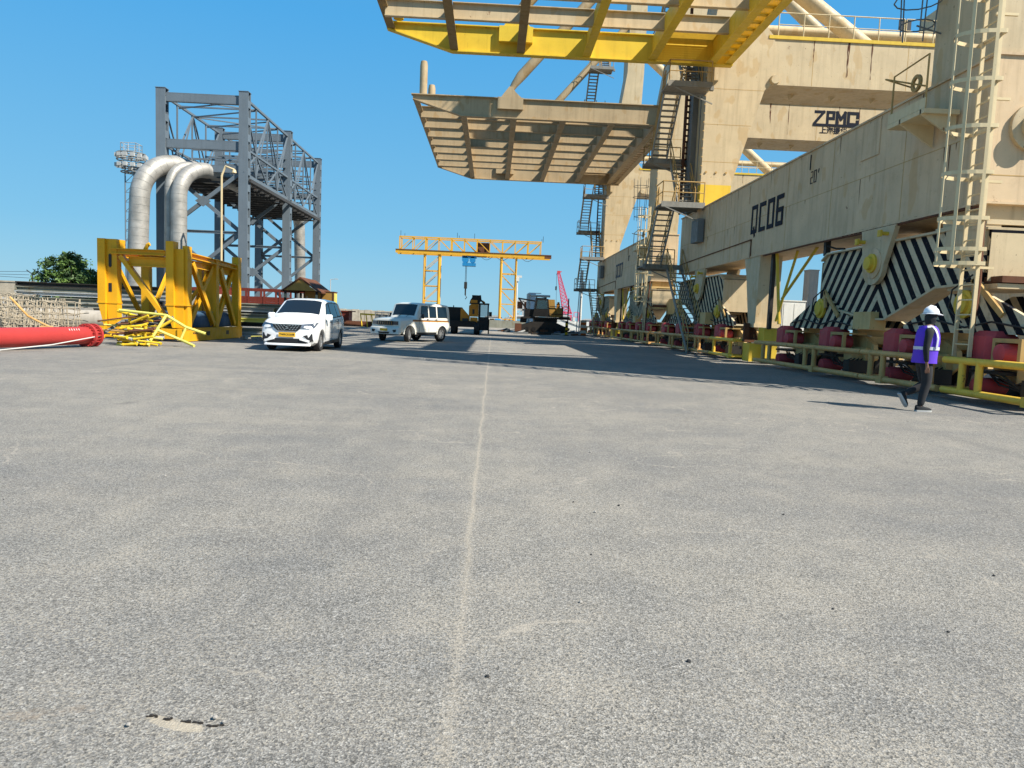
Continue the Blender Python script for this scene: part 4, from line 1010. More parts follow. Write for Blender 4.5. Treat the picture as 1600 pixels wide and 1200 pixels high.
# ================================================================ scaffold heap: every tube and frame a thing
rnd = random.Random(11)
def scaff(i, a, b, r, mat, label, name='scaffold_tube', cat='scaffold tube', grp='scaffold tubes heaped by the red pipe'):
    m = MB().tube(a, b, r, 10)
    if name == 'scaffold_tube':
        d = (Vector(b)-Vector(a)).normalized(); m.tube(Vector(a)-d*0.004, Vector(a)+d*0.05, r*1.22, 10); m.tube(Vector(b)-d*0.05, Vector(b)+d*0.004, r*1.22, 10)
    return tag(m.build(name, mat, None, 40), label, cat, grp)
LBL = 'short scaffold tube in the tangled heap between red pipe and yellow frame'
def at_ground(px, py):   # not used for layout of the picture, only handy numbers
    return None
for i in range(52):
    a = rnd.uniform(-0.35, 0.35)+(3.14 if rnd.random() < .5 else 0)
    lvl = i//10; L = rnd.uniform(0.35, 0.8)
    cx = -11.0+rnd.uniform(-0.65, 0.65)*(1-lvl*0.13); cy = 22.6+rnd.uniform(-0.5, 0.6)*(1-lvl*0.12); z = 0.05+lvl*0.11
    dz = rnd.uniform(-0.05, 0.08)
    p = (cx-L/2*math.cos(a), cy-L/2*math.sin(a), max(0.04, z-dz)); q = (cx+L/2*math.cos(a), cy+L/2*math.sin(a), z+dz)
    mt_ = rnd.choice(['scaffold']*6+['scaffyellow', 'lightsteel', 'rust'])
    scaff(i, p, q, rnd.uniform(0.028, 0.045), mt_, {'scaffold': 'short yellow', 'scaffyellow': 'short lime', 'lightsteel': 'short whitish', 'rust': 'short rusty'}[mt_]+' scaffold tube in the tangled heap between red pipe and yellow frame')
for i in range(16):
    cx = -11.4+rnd.uniform(-0.5, 0.5); cy = 23.1+rnd.uniform(-0.3, 0.6); L = rnd.uniform(0.8, 1.5); a = rnd.uniform(-0.5, 0.5); t = rnd.uniform(-0.15, 0.35)
    scaff(i, (cx-L/2*math.cos(a), cy-L/2*math.sin(a), 0.5+rnd.uniform(-.25, .25)), (cx+L/2*math.cos(a), cy+L/2*math.sin(a), 0.55+t*L), 0.026, rnd.choice(['scaffold', 'rust', 'scaffyellow', 'guard']), 'long thin scaffold tube sticking out of the heap by the red pipe', grp='long tubes on top of the scaffold heap')
# light-green folding frame leaning over the heap
m = MB(); r = 0.045
B_, K_ = (-10.25, 22.9, 0.98), (-9.72, 23.1, 0.62)
m.tube((-10.60, 22.4, 0.05), B_, r, 10); m.tube((-11.75, 23.0, 1.08), B_, r, 10); m.tube(B_, K_, r, 10); m.tube(K_, (-9.15, 23.2, 0.44), r, 10)
m.tube((-10.42, 22.65, 0.52), (-9.85, 23.0, 0.22), r, 10); m.tube((-9.85, 23.0, 0.22), (-9.30, 22.7, 0.06), r, 10); m.tube(K_, (-9.86, 23.0, 0.2), r*0.85, 10)
tag(m.build('tube_rack', 'scaffyellow', None, 40), 'pale lime bent tube rack leaning out of the scaffold heap', 'tube rack')
m = MB(); m.tube((-11.9, 23.2, 1.05), (-10.7, 23.0, 0.78), 0.045, 10); m.tube((-11.5, 23.1, 1.0), (-11.45, 23.1, 0.3), 0.045, 10); m.tube((-11.4, 23.0, 0.7), (-10.8, 22.9, 0.95), 0.04, 10); m.tube((-10.75, 22.6, 0.1), (-10.75, 22.6, 0.62), 0.05, 10); m.tube((-10.9, 23.1, 0.35), (-10.2, 23.3, 0.85), 0.05, 10)
tag(m.build('tube_rack', 'scaffold', None, 40), 'bright yellow tube rack upright in the middle of the heap', 'tube rack')
def ladder_lying(x, y, label):
    m = MB(); a, b = Vector((x, y, 0.1)), Vector((x+0.9, y+0.9, 1.0)); off = Vector((1.3, -0.15, -0.08))
    m.beam(a, b, 0.05, 0.09); m.beam(a+off, b+off, 0.05, 0.09)
    for i in range(6):
        k = (i+0.6)/6.2; m.tube(a+(b-a)*k, a+(b-a)*k+off, 0.02, 6)
    tag(m.build('ladder', 'slate', None), label, 'ladder')
ladder_lying(-12.55, 22.9, 'short grey ladder propped on the scaffold heap beside the red pipe flange')

# ================================================================ red pipe with flange
def red_pipe():
    a, b = Vector((-13.35, 12.2, 0.30)), Vector((-11.75, 21.45, 0.33)); d = (b-a).normalized()
    root = thing('red_pipe', 'long glossy red pipe with a bolted end flange lying on the asphalt at the left', 'pipe', (0, 0, 0))
    m = MB().path([a, a+d*3, a+d*6, b], 0.255, 32); m.build('barrel', 'redpipe', root, 40)
    m = MB(); m.tube(b-d*0.02, b+d*0.05, 0.345, 40); m.tube(b-d*0.28, b-d*0.2, 0.345, 40); f = m.build('flange', 'redpipe', root, 40)
    m = MB(); u = d.cross(Vector((0, 0, 1))).normalized(); v = u.cross(d)
    for k in range(20):
        t = 2*math.pi*k/20; c = b+(u*math.cos(t)+v*math.sin(t))*0.305; m.tube(c-d*0.32, c+d*0.09, 0.014, 6)
    m.build('bolt_ring', 'redpipe', f)
    m = MB()
    for k in range(5): 
        c = b-d*(0.75+0.09*k)+u*0.20+v*0.16
        m.beam(c, c+v*0.05-u*0.03, 0.02, 0.008)
    m.build('chalk_mark', 'white', root)
red_pipe()
m = MB(); m.path([(-11.45, 21.5, 0.34), (-11.75, 19.5, 0.12), (-12.1, 17.5, 0.02), (-12.5, 14.5, 0.02)], 0.016, 6)
tag(m.build('rope', 'white', None), 'thin white line sagging from the red pipe flange down its side', 'rope')

# ================================================================ wire mesh cages, concrete, steel stacks
def mesh_cage(x0, x1, y, h, label, seed):
    rnd = random.Random(seed); m = MB()
    for yy in (y, y+0.45, y+0.9, y+1.35, y+1.8):
        n = int((x1-x0)/0.17)
        for i in range(n):
            x = x0+i*0.17; j = rnd.uniform(-.05, .05); lean = rnd.uniform(-.18, .2)
            m.tubes([(x+j, yy+rnd.uniform(-.1, .1), 0.0), (x+lean*0.5, yy, h*0.5), (x+lean, yy+rnd.uniform(-.1, .1), h+rnd.uniform(-.12, .08))], 0.016, 4)
        for z in [0.05+0.20*k for k in range(int(h/0.2)+1)]:
            pts = [(x0+(x1-x0)*i/8, yy+rnd.uniform(-.06, .06), z+rnd.uniform(-.06, .06)) for i in range(9)]
            m.tubes(pts, 0.015, 4)
    tag(m.build('wire_mesh_cage', 'mesh', None), label, 'wire cage', 'tangled wire cages behind the red pipe')
mesh_cage(-20.6, -18.3, 26.6, 1.42, 'tangled wire mesh cage at the left edge behind the red pipe', 1)
mesh_cage(-18.3, -16.7, 25.6, 1.42, 'bent wire mesh cage, the middle one of three behind the red pipe', 2)
mesh_cage(-16.6, -14.6, 24.6, 1.32, 'sagging wire mesh cage nearest the foot of the yellow frame', 3)
m = MB(); m.path([(-15.9, 24.2, 1.35), (-15.2, 24.0, 0.75), (-14.3, 23.6, 0.45)], 0.035, 8); m.tube((-14.6, 23.7, 0.4), (-14.2, 23.6, 0.4), 0.08, 8)
tag(m.build('bent_rod', 'guard', None, 40), 'rusty yellow rod slanting down over the wire cages', 'rod')
rnd = random.Random(21)
for i in range(11):
    m = MB(); s = rnd.uniform(.3, .5); m.cham(0, s*1.6, 0, s, 0, s*0.7, 0.08)
    o = m.build('cement_sack', 'lightsteel', None, 30); o.location = (-19.8+i*0.42+rnd.uniform(-.1, .1), 24.7-i*0.12, 0); o.rotation_euler = (0, 0, rnd.uniform(-.5, .5))
    tag(o, 'crumpled pale sack on the ground between red pipe and wire cages', 'sack', 'sacks along the wire cages')
def girder_stack(x, y, L, levels, rz, mats, label0, seed, w=0.30, h=0.22, across=3, grp='steel formwork girders in stacks', z=0):
    rnd = random.Random(seed)
    for k in range(levels):
        for j in range(across):
            m = MB(); m.ibeam((0, 0, h/2), (L*rnd.uniform(.85, 1.0), 0, h/2), w*0.9, h*0.94, 0.05)
            m.box(0.02, 0.10, -w*0.45, w*0.45, 0.0, h*0.9)
            nm = mats[(k*across+j*2+k) % len(mats)]
            o = m.build('steel_girder', nm, None)
            o.rotation_euler = (0, 0, rz+rnd.uniform(-.02, .02))
            o.location = (x-math.sin(rz)*j*w*1.1+rnd.uniform(-.15, .15), y+math.cos(rz)*j*w*1.1, z)
            cn = {'lightsteel': 'whitish grey', 'greengrey': 'grey green', 'scaffyellow': 'lime yellow', 'darksteel': 'dark'}[nm]
            tag(o, label0 % (cn, ('top' if k >= levels-2 else 'bottom' if k < 2 else 'middle')), 'girder', grp)
        z += h
        if k % 3 == 1: z += 0.07
girder_stack(-28.6, 44.0, 9.5, 5, 0.02, ['greengrey', 'scaffyellow', 'greengrey', 'greengrey', 'scaffyellow', 'darksteel', 'lightsteel'], 'long %s girder in the %s layers of the stack behind the wire cages', 3, 0.4, 0.27, 2, 'girders stacked behind the wire cages', 0.95)
for x, wh in ((-27.5, 'leftmost'), (-24.5, 'middle'), (-21.5, 'rightmost')):
    m = MB(); m.box(x, x+0.5, 43.9, 45.0, 0, 0.94); tag(m.build('concrete_block', 'conc', None), wh+' of three concrete blocks carrying the raised stack of long girders', 'block', 'blocks under the long girder stack')
girder_stack(-12.6, 33.4, 2.9, 7, 0.06, ['lightsteel', 'greengrey', 'scaffyellow', 'darksteel', 'greengrey'], 'short %s girder in the %s layers of the stack between frame and minivan', 4, 0.28, 0.20, 3, 'girders stacked beside the yellow frame')
m = MB(); m.cham(-15.6, -13.4, 36.5, 38.2, 1.3, 1.95, 0.2); m.box(-15.4, -13.6, 36.7, 38.0, 0, 1.3)
tag(m.build('concrete_block', 'conc', None, 30), 'pale rounded concrete block in front of the red truck body', 'block')

# ================================================================ red truck, rusty shelter, yellow box
def truck():
    root = thing('dump_truck', 'dark red high sided truck body parked behind the yellow frame', 'truck', (-19.3, 45, 0))
    m = MB(); m.box(2.2, 8.1, 0.1, 2.4, 1.30, 1.45)
    for y in (0.0, 2.4):
        for i in range(7): m.box(2.2+i*0.96, 2.30+i*0.96, y-0.03, y+0.09, 1.35, 2.55)
        m.box(2.2, 8.1, y-0.02, y+0.06, 2.42, 2.55)
        for k in range(4): m.box(2.2, 8.1, y, y+0.05, 1.45+k*0.155, 1.45+k*0.155+0.13)
    m.box(2.15, 2.25, 0.1, 2.4, 1.35, 2.6); m.build('side_board', 'brown', root)
    m = MB(); m.prism([(0, 0.7), (0, 1.6), (0.35, 2.45), (1.9, 2.55), (1.9, 0.7)], 'y', 0.1, 2.35); m.build('cab', 'brown', root)
    m = MB(); m.prism([(0.5, 1.65), (0.62, 2.25), (1.3, 2.3), (1.3, 1.65)], 'y', 0.08, 0.095); m.build('window', 'glass', root)
    m = MB(); m.box(0.3, 8.0, 0.7, 1.7, 0.85, 1.2); m.build('chassis', 'darksteel', root)
    for x in (1.0, 5.6, 7.0):
        for y in (0.0, 2.15):
            MB().lathe([(0.2, 0), (0.5, 0.0), (0.52, 0.1), (0.5, 0.3), (0.2, 0.3)], (x, y, 0.52), 'y', 20).build('wheel', 'tyre', root, 40)
truck()
def shelter():
    root = thing('rusty_shelter', 'small rusty gable roof with ochre end panel on striped posts behind the minivan', 'shelter', (-12.15, 42, 0))
    m = MB(); m.prism([(-0.1, 2.42), (0.98, 3.22), (2.1, 2.42), (2.1, 2.34), (0.98, 3.12), (-0.1, 2.34)], 'y', -0.05, 3.6); m.build('roof', 'rust', root)
    m = MB(); m.prism([(0.08, 2.44), (0.98, 3.1), (1.9, 2.44)], 'y', 0.0, 0.04); m.build('gable_panel', 'crawl', root)
    for x, y in ((0.05, 0.05), (1.85, 0.05), (0.05, 3.4), (1.85, 3.4)):
        m = MB(); m.box(x, x+0.12, y, y+0.12, 0, 2.4); m.build('post', stripes_mat('post_stripes', -50, 1.0, 0.42, (.02, .02, .02), (.35, .3, .2)), root)
shelter()
def ybox():
    root = thing('site_cabin', 'weathered yellow site cabin with rusty edges behind the minivan roof', 'cabin', (-11.35, 43.6, 0))
    m = MB(); m.box(0, 1.75, 0, 0.95, 0.3, 2.45); m.build('wall_panel', 'crawl', root)
    m = MB()
    for x in (-0.03, 1.7): 
        m.box(x, x+0.08, -0.03, 0.05, 0, 2.5)
    m.box(-0.03, 1.78, -0.03, 0.98, 2.45, 2.5); m.box(1.0, 1.08, -0.03, 0.0, 0.3, 2.45); m.box(-.03, 1.78, -.03, 0, 1.9, 1.95); m.build('edge_trim', 'rust', root)
    m = MB(); m.box(1.752, 1.77, 0.05, 0.9, 0.4, 2.4); m.build('end_panel', 'scaffyellow', root)
ybox()

# ================================================================ wall, barbed wire, tree and shrubs
m = MB(); m.box(-60, -34.5, 55, 55.4, 0, 2.55); m.box(-60, -34.4, 54.95, 55.45, 2.55, 2.65)
tag(m.build('boundary_wall', 'wallconc', None), 'sun bleached concrete boundary wall at the left edge', 'wall')
m = MB()
for k in range(7): x = -58+k*3.9; m.tubes([(x, 55.2, 2.65), (x, 55.2, 3.2), (x-0.3, 55.0, 3.5)], 0.035, 5)
for k in range(3): m.path([(-60+j*2.1, 55.2-0.05*k, 2.95+0.2*k+0.05*math.sin(j*2+k)) for j in range(13)], 0.014, 4)
tag(m.build('barbed_wire', 'cable', None), 'barbed wire strands on bent posts along the boundary wall top', 'barbed wire')
def tree(loc, H, Wd, n, label, seed, name='tree', cat='tree', grp='trees beyond the wall'):
    rnd = random.Random(seed)
    root = thing(name, label, cat, loc, 0, grp)
    m = MB(); tips = []
    m.path([(0, 0, 0), (0.1, 0.05, H*0.25), (0, 0, H*0.45)], [0.16, 0.13, 0.09], 8)
    for i in range(9):
        a = rnd.uniform(0, 6.28); rr = rnd.uniform(0.25, 0.5)*Wd; zz = rnd.uniform(0.45, 0.85)*H
        p = Vector((rr*math.cos(a), rr*math.sin(a)*0.7, zz)); m.path([(0, 0, H*rnd.uniform(.2, .45)), p*0.55+Vector((0, 0, H*0.1)), p], [0.08, 0.05, 0.02], 6); tips.append(p)
    m.build('trunk', 'bark', root, 60)
    lv = [MB(), MB()]
    cl = []
    for i in range(n//34):
        a = rnd.uniform(0, 6.28); q = rnd.random()**0.5; zz = rnd.uniform(0.22, 1.0)+(rnd.uniform(0, .10) if rnd.random() < .2 else 0)
        env = math.sqrt(max(0, 1-((zz-0.5)/0.56)**2))*(0.75+0.3*math.sin(3*a+seed)+0.15*math.sin(7*a))*rnd.uniform(0.8, 1.12)
        cl.append((Vector((q*env*Wd/2*math.cos(a), q*env*Wd*0.4*math.sin(a), min(zz, 1.06)*H)), rnd.uniform(.13, .46), 1 if rnd.random() < 0.32 else 0))
    for c, cr, kind in cl:
        for j in range(34):
            d = Vector((rnd.gauss(0, 1), rnd.gauss(0, 1), rnd.gauss(0, .8))).normalized()*cr*rnd.random()**0.4
            p = c+d; s = rnd.uniform(.05, .12); u = Vector((rnd.gauss(0, 1), rnd.gauss(0, 1), rnd.gauss(0, .7))).normalized(); v = u.cross(Vector((rnd.gauss(0, 1), rnd.gauss(0, 1), rnd.gauss(0, 1)))).normalized()
            lv[kind].add([p-u*s*1.5, p+v*s*0.6, p+u*s*1.5, p-v*s*0.6], [(0, 1, 2, 3)])
    a = lv[0]; b = lv[1]; o = len(a.v); nf = len(a.f)
    a.v += b.v; a.f += [tuple(i+o for i in f) for f in b.f]; a.mi = [0]*nf+[1]*len(b.f)
    me = a.build('crown', ['leaf', 'leaflight'], root)
tree((-33.9, 58.5, 0), 4.75, 5.6, 15000, 'rounded dark green tree with ragged top behind the stacked girders', 4)
tree((-30.8, 57.5, 0), 3.6, 4.6, 7000, 'lower dark green tree seen between the posts of the yellow frame', 8)
tree((-37.2, 53.0, 0), 2.7, 2.6, 3200, 'small pale green bush in front of the boundary wall', 9, 'bush', 'bush', None)

# ================================================================ far left wall and debris
m = MB()
for i in range(30): 
    x = -37+i*1.05; m.box(x, x+1.0, 120, 121, 0, 1.95-0.010*i+0.06*math.sin(i*3.1))
m.box(-37, -5.6, 120.2, 121.2, 0, 1.5)
tag(m.build('breakwater_wall', 'wallconc', None), 'long pale block wall on the horizon behind both parked white vehicles', 'wall')
m = MB(); m.box(-6, 8.5, 98, 98.8, 0, 1.05); tag(m.build('low_concrete_wall', 'greengrey', None), 'low weathered concrete wall below the portal crane right leg', 'wall')
m = MB(); m.box(-16.8, -13.9, 70, 71.6, 0.15, 1.35); m.box(-17.2, -13.6, 69.9, 71.8, 1.35, 1.45); tag(m.build('steel_bin', 'brown', None), 'dark brown steel bin beyond the rear of the minivan', 'bin')
m = MB()
for k in range(4): m.beam((-16+k*0.3, 66.5+k*.3, 0.1+0.12*k), (-10.5+k*0.2, 67+k*0.3, 0.1+0.12*k), 0.3, 0.12)
tag(m.build('rusty_plates', 'rust', None), 'pile of flat rusty plates on the ground between minivan and jeep', 'plates')
def trestle(x, y, label):
    m = MB()
    for k in range(4): m.beam((x+k*0.5, y, 0), (x+k*0.5-0.2, y+0.2, 1.25), 0.07, 0.07)
    m.beam((x-0.2, y, 1.2), (x+1.8, y+0.2, 1.15), 0.1, 0.14); tag(m.build('trestle', 'scaffold', None), label, 'trestle')
trestle(-11.9, 66, 'rusty yellow trestle to the left of the jeep bonnet')
def crate(x, y, w, d, h, label):
    m = MB()
    for z in (0.1, h*0.5, h-0.12): m.box(x, x+w, y, y+0.05, z, z+0.1); m.box(x, x+w, y+d, y+d+0.05, z, z+0.1)
    for i in range(6): xx = x+i*(w-0.08)/5; m.box(xx, xx+0.08, y-0.03, y, 0, h)
    m.box(x, x+w, y+0.1, y+0.15, 0.1, h*0.85); tag(m.build('steel_crate', 'slate', None), label, 'crate')
crate(-9.2, 56.5, 2.6, 1.6, 1.45, 'grey slatted steel crate just behind the jeep windscreen')
rnd = random.Random(31)
for i in range(46):
    m = MB(); L = rnd.uniform(.4, 1.8); m.beam((0, 0, 0.06), (L, 0, 0.06+rnd.uniform(0, .25)), rnd.uniform(.08, .3), rnd.uniform(.06, .2))
    o = m.build('scrap_piece', rnd.choice(['rust', 'slate', 'lightsteel', 'darksteel', 'conc', 'bluetank']), None)
    o.location = (rnd.uniform(0.2, 8.2), rnd.uniform(62, 80), 0); o.rotation_euler = (0, 0, rnd.uniform(-.6, .6)); tag(o, 'scrap metal offcut strewn on the ground before the low wall', 'scrap', 'scrap strewn between the mobile crane and crawler crane')
for i in range(14):
    m = MB(); L = rnd.uniform(.3, .9); m.beam((0, 0, 0.05), (L, 0, 0.08), rnd.uniform(.08, .25), .12)
    o = m.build('scrap_piece', rnd.choice(['scaffyellow', 'lightsteel', 'conc']), None); o.location = (rnd.uniform(-10.5, -8.6), rnd.uniform(30, 33), 0); o.rotation_euler = (0, 0, rnd.uniform(-1, 1)); tag(o, 'small offcut on the asphalt beside the yellow frame', 'scrap', 'offcuts beside the yellow frame')

# ================================================================ yellow portal crane in the distance
def portal_crane():
    root = thing('gantry_crane', 'yellow lattice gantry crane with a blue hoist spanning the yard in the distance', 'gantry crane', (-15.0, 110, 0))
    L = 23.5
    for y in (-0.35, 2.05): MB().box(0, L, y, y+0.3, 10.55, 11.0).build('lower_girder', 'portalyellow', root)
    m = MB(); m.box(0, L, -0.42, 0.02, 11.0, 11.12); m.box(0, L, 1.98, 2.42, 11.0, 11.12); m.box(L-1.0, L+0.02, -0.37, -0.36, 10.56, 11.0); m.build('rail_strip', 'rust', root)
    for y in (-0.2, 2.2):
        m = MB(); m.beam((0.6, y, 13.0), (L-1.6, y, 13.0), 0.18, 0.18); n = 11; st = (L-2.2)/n
        for i in range(n+1):
            x = 0.6+i*st; m.beam((x, y, 11), (x, y, 13), 0.2 if i % 2 == 0 else 0.11, 0.14)
            if i < n: a, b = (x, x+st) if i < n/2 else (x+st, x); m.beam((a, y, 11.1), (b, y, 12.95), 0.11, 0.11) if i < 3 or 5 < i < 8 else m.beam((b, y, 11.1), (a, y, 12.95), 0.11, 0.11)
        m.build('side_truss', 'portalyellow', root)
    m = MB()
    for i in range(12): m.beam((0.6+i*1.94, -0.2, 13.05), (0.6+i*1.94, 2.2, 13.05), 0.12, 0.12)
    m.build('top_tie', 'portalyellow', root)
    for x0, w in ((4.3, 2.3), (16.0, 2.3)):
        m = MB()
        for x, y, r in ((x0, 0, 0.10), (x0+w, 0, 0.20 if x0 < 10 else 0.10), (x0, 2.2, 0.1), (x0+w, 2.2, 0.16)): m.tube((x, y, 0.9), (x, y, 10.6), r if not (x0 > 10 and x == x0) else 0.2, 8)
        z = 1.2
        while z < 10:
            for y in (0, 2.2):
                m.beam((x0, y, z), (x0+w, y, z), 0.12, 0.12); m.beam((x0, y, z) if x0 < 10 else (x0+w, y, z), (x0+w, y, z+2.2) if x0 < 10 else (x0, y, z+2.2), 0.09, 0.09)
            m.beam((x0, 0, z), (x0, 2.2, z), 0.1, 0.1); m.beam((x0+w, 0, z), (x0+w, 2.2, z+2.2), 0.09, 0.09); z += 2.3
        m.box(x0-0.6, x0+w+0.3, -0.4, 2.6, 0.35, 0.95)
        m.build('leg', 'portalyellow', root)
        for x in (x0-0.2, x0+w-0.1): MB().lathe([(0.1, -0.2), (0.4, -0.2), (0.4, 0.2), (0.1, 0.2)], (x, 0, 0.4), 'y', 14).build('wheel', 'darksteel', root)
    m = MB(); m.box(12.1, 14.2, 0.2, 1.8, 11.2, 12.6); m.build('trolley_cabin', 'rust', root)
    m = MB(); m.box(10.1, 12.1, -0.4, 1.2, 9.0, 9.45); m.lathe([(0.1, -0.5), (0.5, -0.5), (0.5, 0.5), (0.1, 0.5)], (10.5, 0.3, 9.95), 'y', 18); m.lathe([(0.1, -0.5), (0.45, -0.5), (0.45, 0.5), (0.1, 0.5)], (11.6, 0.3, 9.95), 'y', 18); m.box(10.0, 12.2, -.2, .9, 10.2, 10.5)
    m.build('hoist', 'blue', root)
    m = MB()
    for x in (10.6, 10.75): m.tube((x, 0.2, 9.0), (x, 0.2, 4.6), 0.035, 5)
    m.build('hoist_rope', 'cable', root)
    m = MB(); m.box(10.45, 10.9, 0.0, 0.4, 5.6, 6.6); m.path([(10.68, 0.2, 5.6), (10.68, 0.2, 4.6), (10.9, 0.2, 4.3), (10.68, .2, 4.0)], 0.07, 6); m.build('hook_block', 'darksteel', root)
    m = MB()
    for x in (0.7, 1.3, 9.2, 9.5, 11.8, 22.0, 22.2): m.tube((x, 0, 13), (x, 0, 13.9 if x not in (1.3, 9.5, 22.0) else 13.5), 0.03, 4)
    for a in (12.8, 15.2, 19): m.path([(a+k*0.3, -0.4, 10.5-0.5*math.sin(math.pi*k/6)) for k in range(7)], 0.03, 4)
    m.build('cable', 'cable', root)
portal_crane()
# lamp post, structures offshore, pink crane
m = MB(); m.tube((0, 0, 0), (0, 0, 7.2), 0.1, 8); m.box(-0.1, 0.6, -0.15, 0.15, 7.0, 7.3); m.box(-.15, .25, -.2, .2, 6.5, 7.0)
o = m.build('lamp_post', 'white', None); o.location = (3.2, 100, 0); tag(o, 'thin white lamp post beside the right leg of the gantry crane', 'lamp post')
def offshore():
    root = thing('conveyor_tower', 'white and grey trestle tower beyond the quay, between gantry leg and blue tank', 'tower', (3.6, 130, 0))
    m = MB()
    for x in (0, 1.8, 3.6): m.beam((x, 0, 0), (x, 0, 4.6 if x else 5), 0.3, 0.3)
    for z in (1.5, 3.0, 4.6): m.beam((0, 0, z), (4.4, 0, z), 0.3, 0.3)
    for x in (0, 1.8): m.beam((x, 0, 1.5), (x+1.8, 0, 3), 0.12, 0.12); m.beam((x+1.8, 0, 1.5), (x, 0, 3), 0.12, 0.12)
    m.path([(-1.5, -0.5, 0.4), (-0.6, -0.5, 1.6), (1, -0.5, 1.8), (4.6, -0.5, 1.8)], 0.22, 8)
    m.build('frame', 'lightsteel', root)
    m = MB(); m.box(0.3, 4.2, 0.3, 2, 3.2, 4.5); m.build('belt_housing', 'rust', root)
offshore()
m = MB(); m.box(0, 1.3, 0, 1.5, 0, 5.6); m.box(0.2, 2.2, 0.2, 1.4, 5.6, 5.7)
for k in range(8): m.box(-0.06, 0.0, 0.1, 1.4, 0.4+k*0.65, 0.5+k*0.65)
o = m.build('storage_tower', 'bluetank', None); o.location = (5.6, 118, 0); tag(o, 'tall dark blue tower on the quay behind the crawler crane', 'tower')
m = MB(); m.tube((0, 0, 0), (0, 0, 3.9), 0.22, 10); m.tube((0, 0, 3.75), (2.2, 0, 3.75), 0.12, 8); m.lathe([(0.8, 0), (0.9, 0.1), (0.4, 0.25)], (0, 0, 0.5), 'z', 14)
o = m.build('davit', 'white', None, 40); o.location = (3.6, 74, 0); tag(o, 'white davit post with a horizontal arm left of the crawler crane', 'davit')
def pink():
    root = thing('lattice_boom_crane', 'distant pink lattice boom crane rising right of the crawler crane', 'crane', (15.5, 150, 0))
    m = MB(); a = Vector((0.0, 0, 2.6)); b = Vector((-2.2, 0, 11.2)); d = (b-a); u = Vector((1, 0, 0.25)).normalized(); v = Vector((0, 1, 0))
    def w_(k): return 0.85*(1-k)+0.22*k
    pr = [[a+d*k/12+u*sx*w_(k/12)+v*sy*w_(k/12) for sx, sy in ((-1, -1), (1, -1), (1, 1), (-1, 1))] for k in range(13)]
    for i in range(12):
        for j in range(4): m.beam(pr[i][j], pr[i+1][j], 0.13, 0.13); m.beam(pr[i][j], pr[i+1][(j+1) % 4], 0.09, 0.09); m.beam(pr[i+1][j], pr[i+1][(j+1) % 4], 0.08, 0.08); m.beam(pr[i][(j+1) % 4], pr[i+1][j], 0.07, 0.07)
    m.build('boom', 'pink', root)
    m = MB(); m.box(-2.5, -1.9, -0.3, 0.3, 11.1, 11.6); m.beam((-2.6, 0, 10.9), (-1.6, 0, 11.5), 0.2, 0.2); m.build('boom_head', 'redbox', root)
    m = MB(); m.box(-0.6, 0.9, -1, 1, 0.2, 2.6); 
    for x in (1.4, 2.4): m.beam((x, 0, 0.6), (x, 0, 3.2), 0.14, 0.14)
    for z in (1.2, 2.2, 3.2): m.beam((1.4, 0, z), (2.4, 0, z), 0.12, 0.12)
    m.beam((-0.8, 0, 3.0), (1.0, 0, 3.0), 0.15, 0.4); m.build('machinery_frame', 'pink', root)
    m = MB(); m.tube((-2.6, 0, 11), (-2.4, 0, 3.5), 0.03, 4); m.box(-2.75, -2.45, -.2, .2, 7.6, 8.4); m.build('hook_line', 'cable', root)
    m = MB(); m.box(-1.5, 3, -1.6, 1.6, 0, 0.9); m.build('crawler_base', 'darksteel', root)
pink()
m = MB(); m.box(0, 6.5, 0, 2, 0, 1.3); m.box(0.5, 1.5, -.05, 2, 1.3, 2.0); m.box(3, 3.3, -.05, 2, 1.3, 1.9); m.beam((0.5, 0, 1.9), (4.5, 0, 0.6), 0.25, 0.25)
o = m.build('white_barge', 'white', None); o.location = (8.6, 104, 0); tag(o, 'low white barge structure between crawler crane and far quay crane', 'barge')
m = MB(); m.cham(0, 1.0, 0, 0.8, 0, 1.25, 0.15); o = m.build('water_tank', 'blue', None, 30); o.location = (0.1, 96.5, 0.9); o.location = (0.2, 99.2, 0); tag(o, 'small bright blue tank standing behind the low wall', 'tank')
# striped posts near the far crane
def striped_post(x, y, w, h, mat, label):
    root = thing('striped_post', label, 'post', (x, y, 0))
    m = MB(); m.box(-w/2, w/2, -w/2, w/2, 0.05, h); m.build('shaft', mat, root)
    m = MB(); m.box(-w, w, -w, w, 0, 0.06); m.build('foot', 'darksteel', root)
    m = MB(); m.box(-w/2-.03, w/2+.03, -w/2-.03, w/2+.03, h, h+0.05); m.build('cap', 'darksteel', root)
striped_post(6.55, 63.5, 0.22, 1.25, M['bollardstripe'], 'yellow and black striped post right of the crawler crane')
striped_post(8.35, 66.0, 0.5, 1.35, M['orangestripe'], 'thick orange and white striped post at the foot of the far quay crane')
m = MB(); m.tube((0, 0, 0), (0, 0, 6.4), 0.13, 10); m.tube((-0.32, 0.1, 0), (-0.12, 0.1, 6.6), 0.05, 6); m.box(0.06, 0.3, -.12, .12, 4.6, 5.3)
o = m.build('lamp_pole', 'white', None); o.location = (8.75, 72, 0); tag(o, 'rust stained white pole beside the far quay crane stair', 'pole')
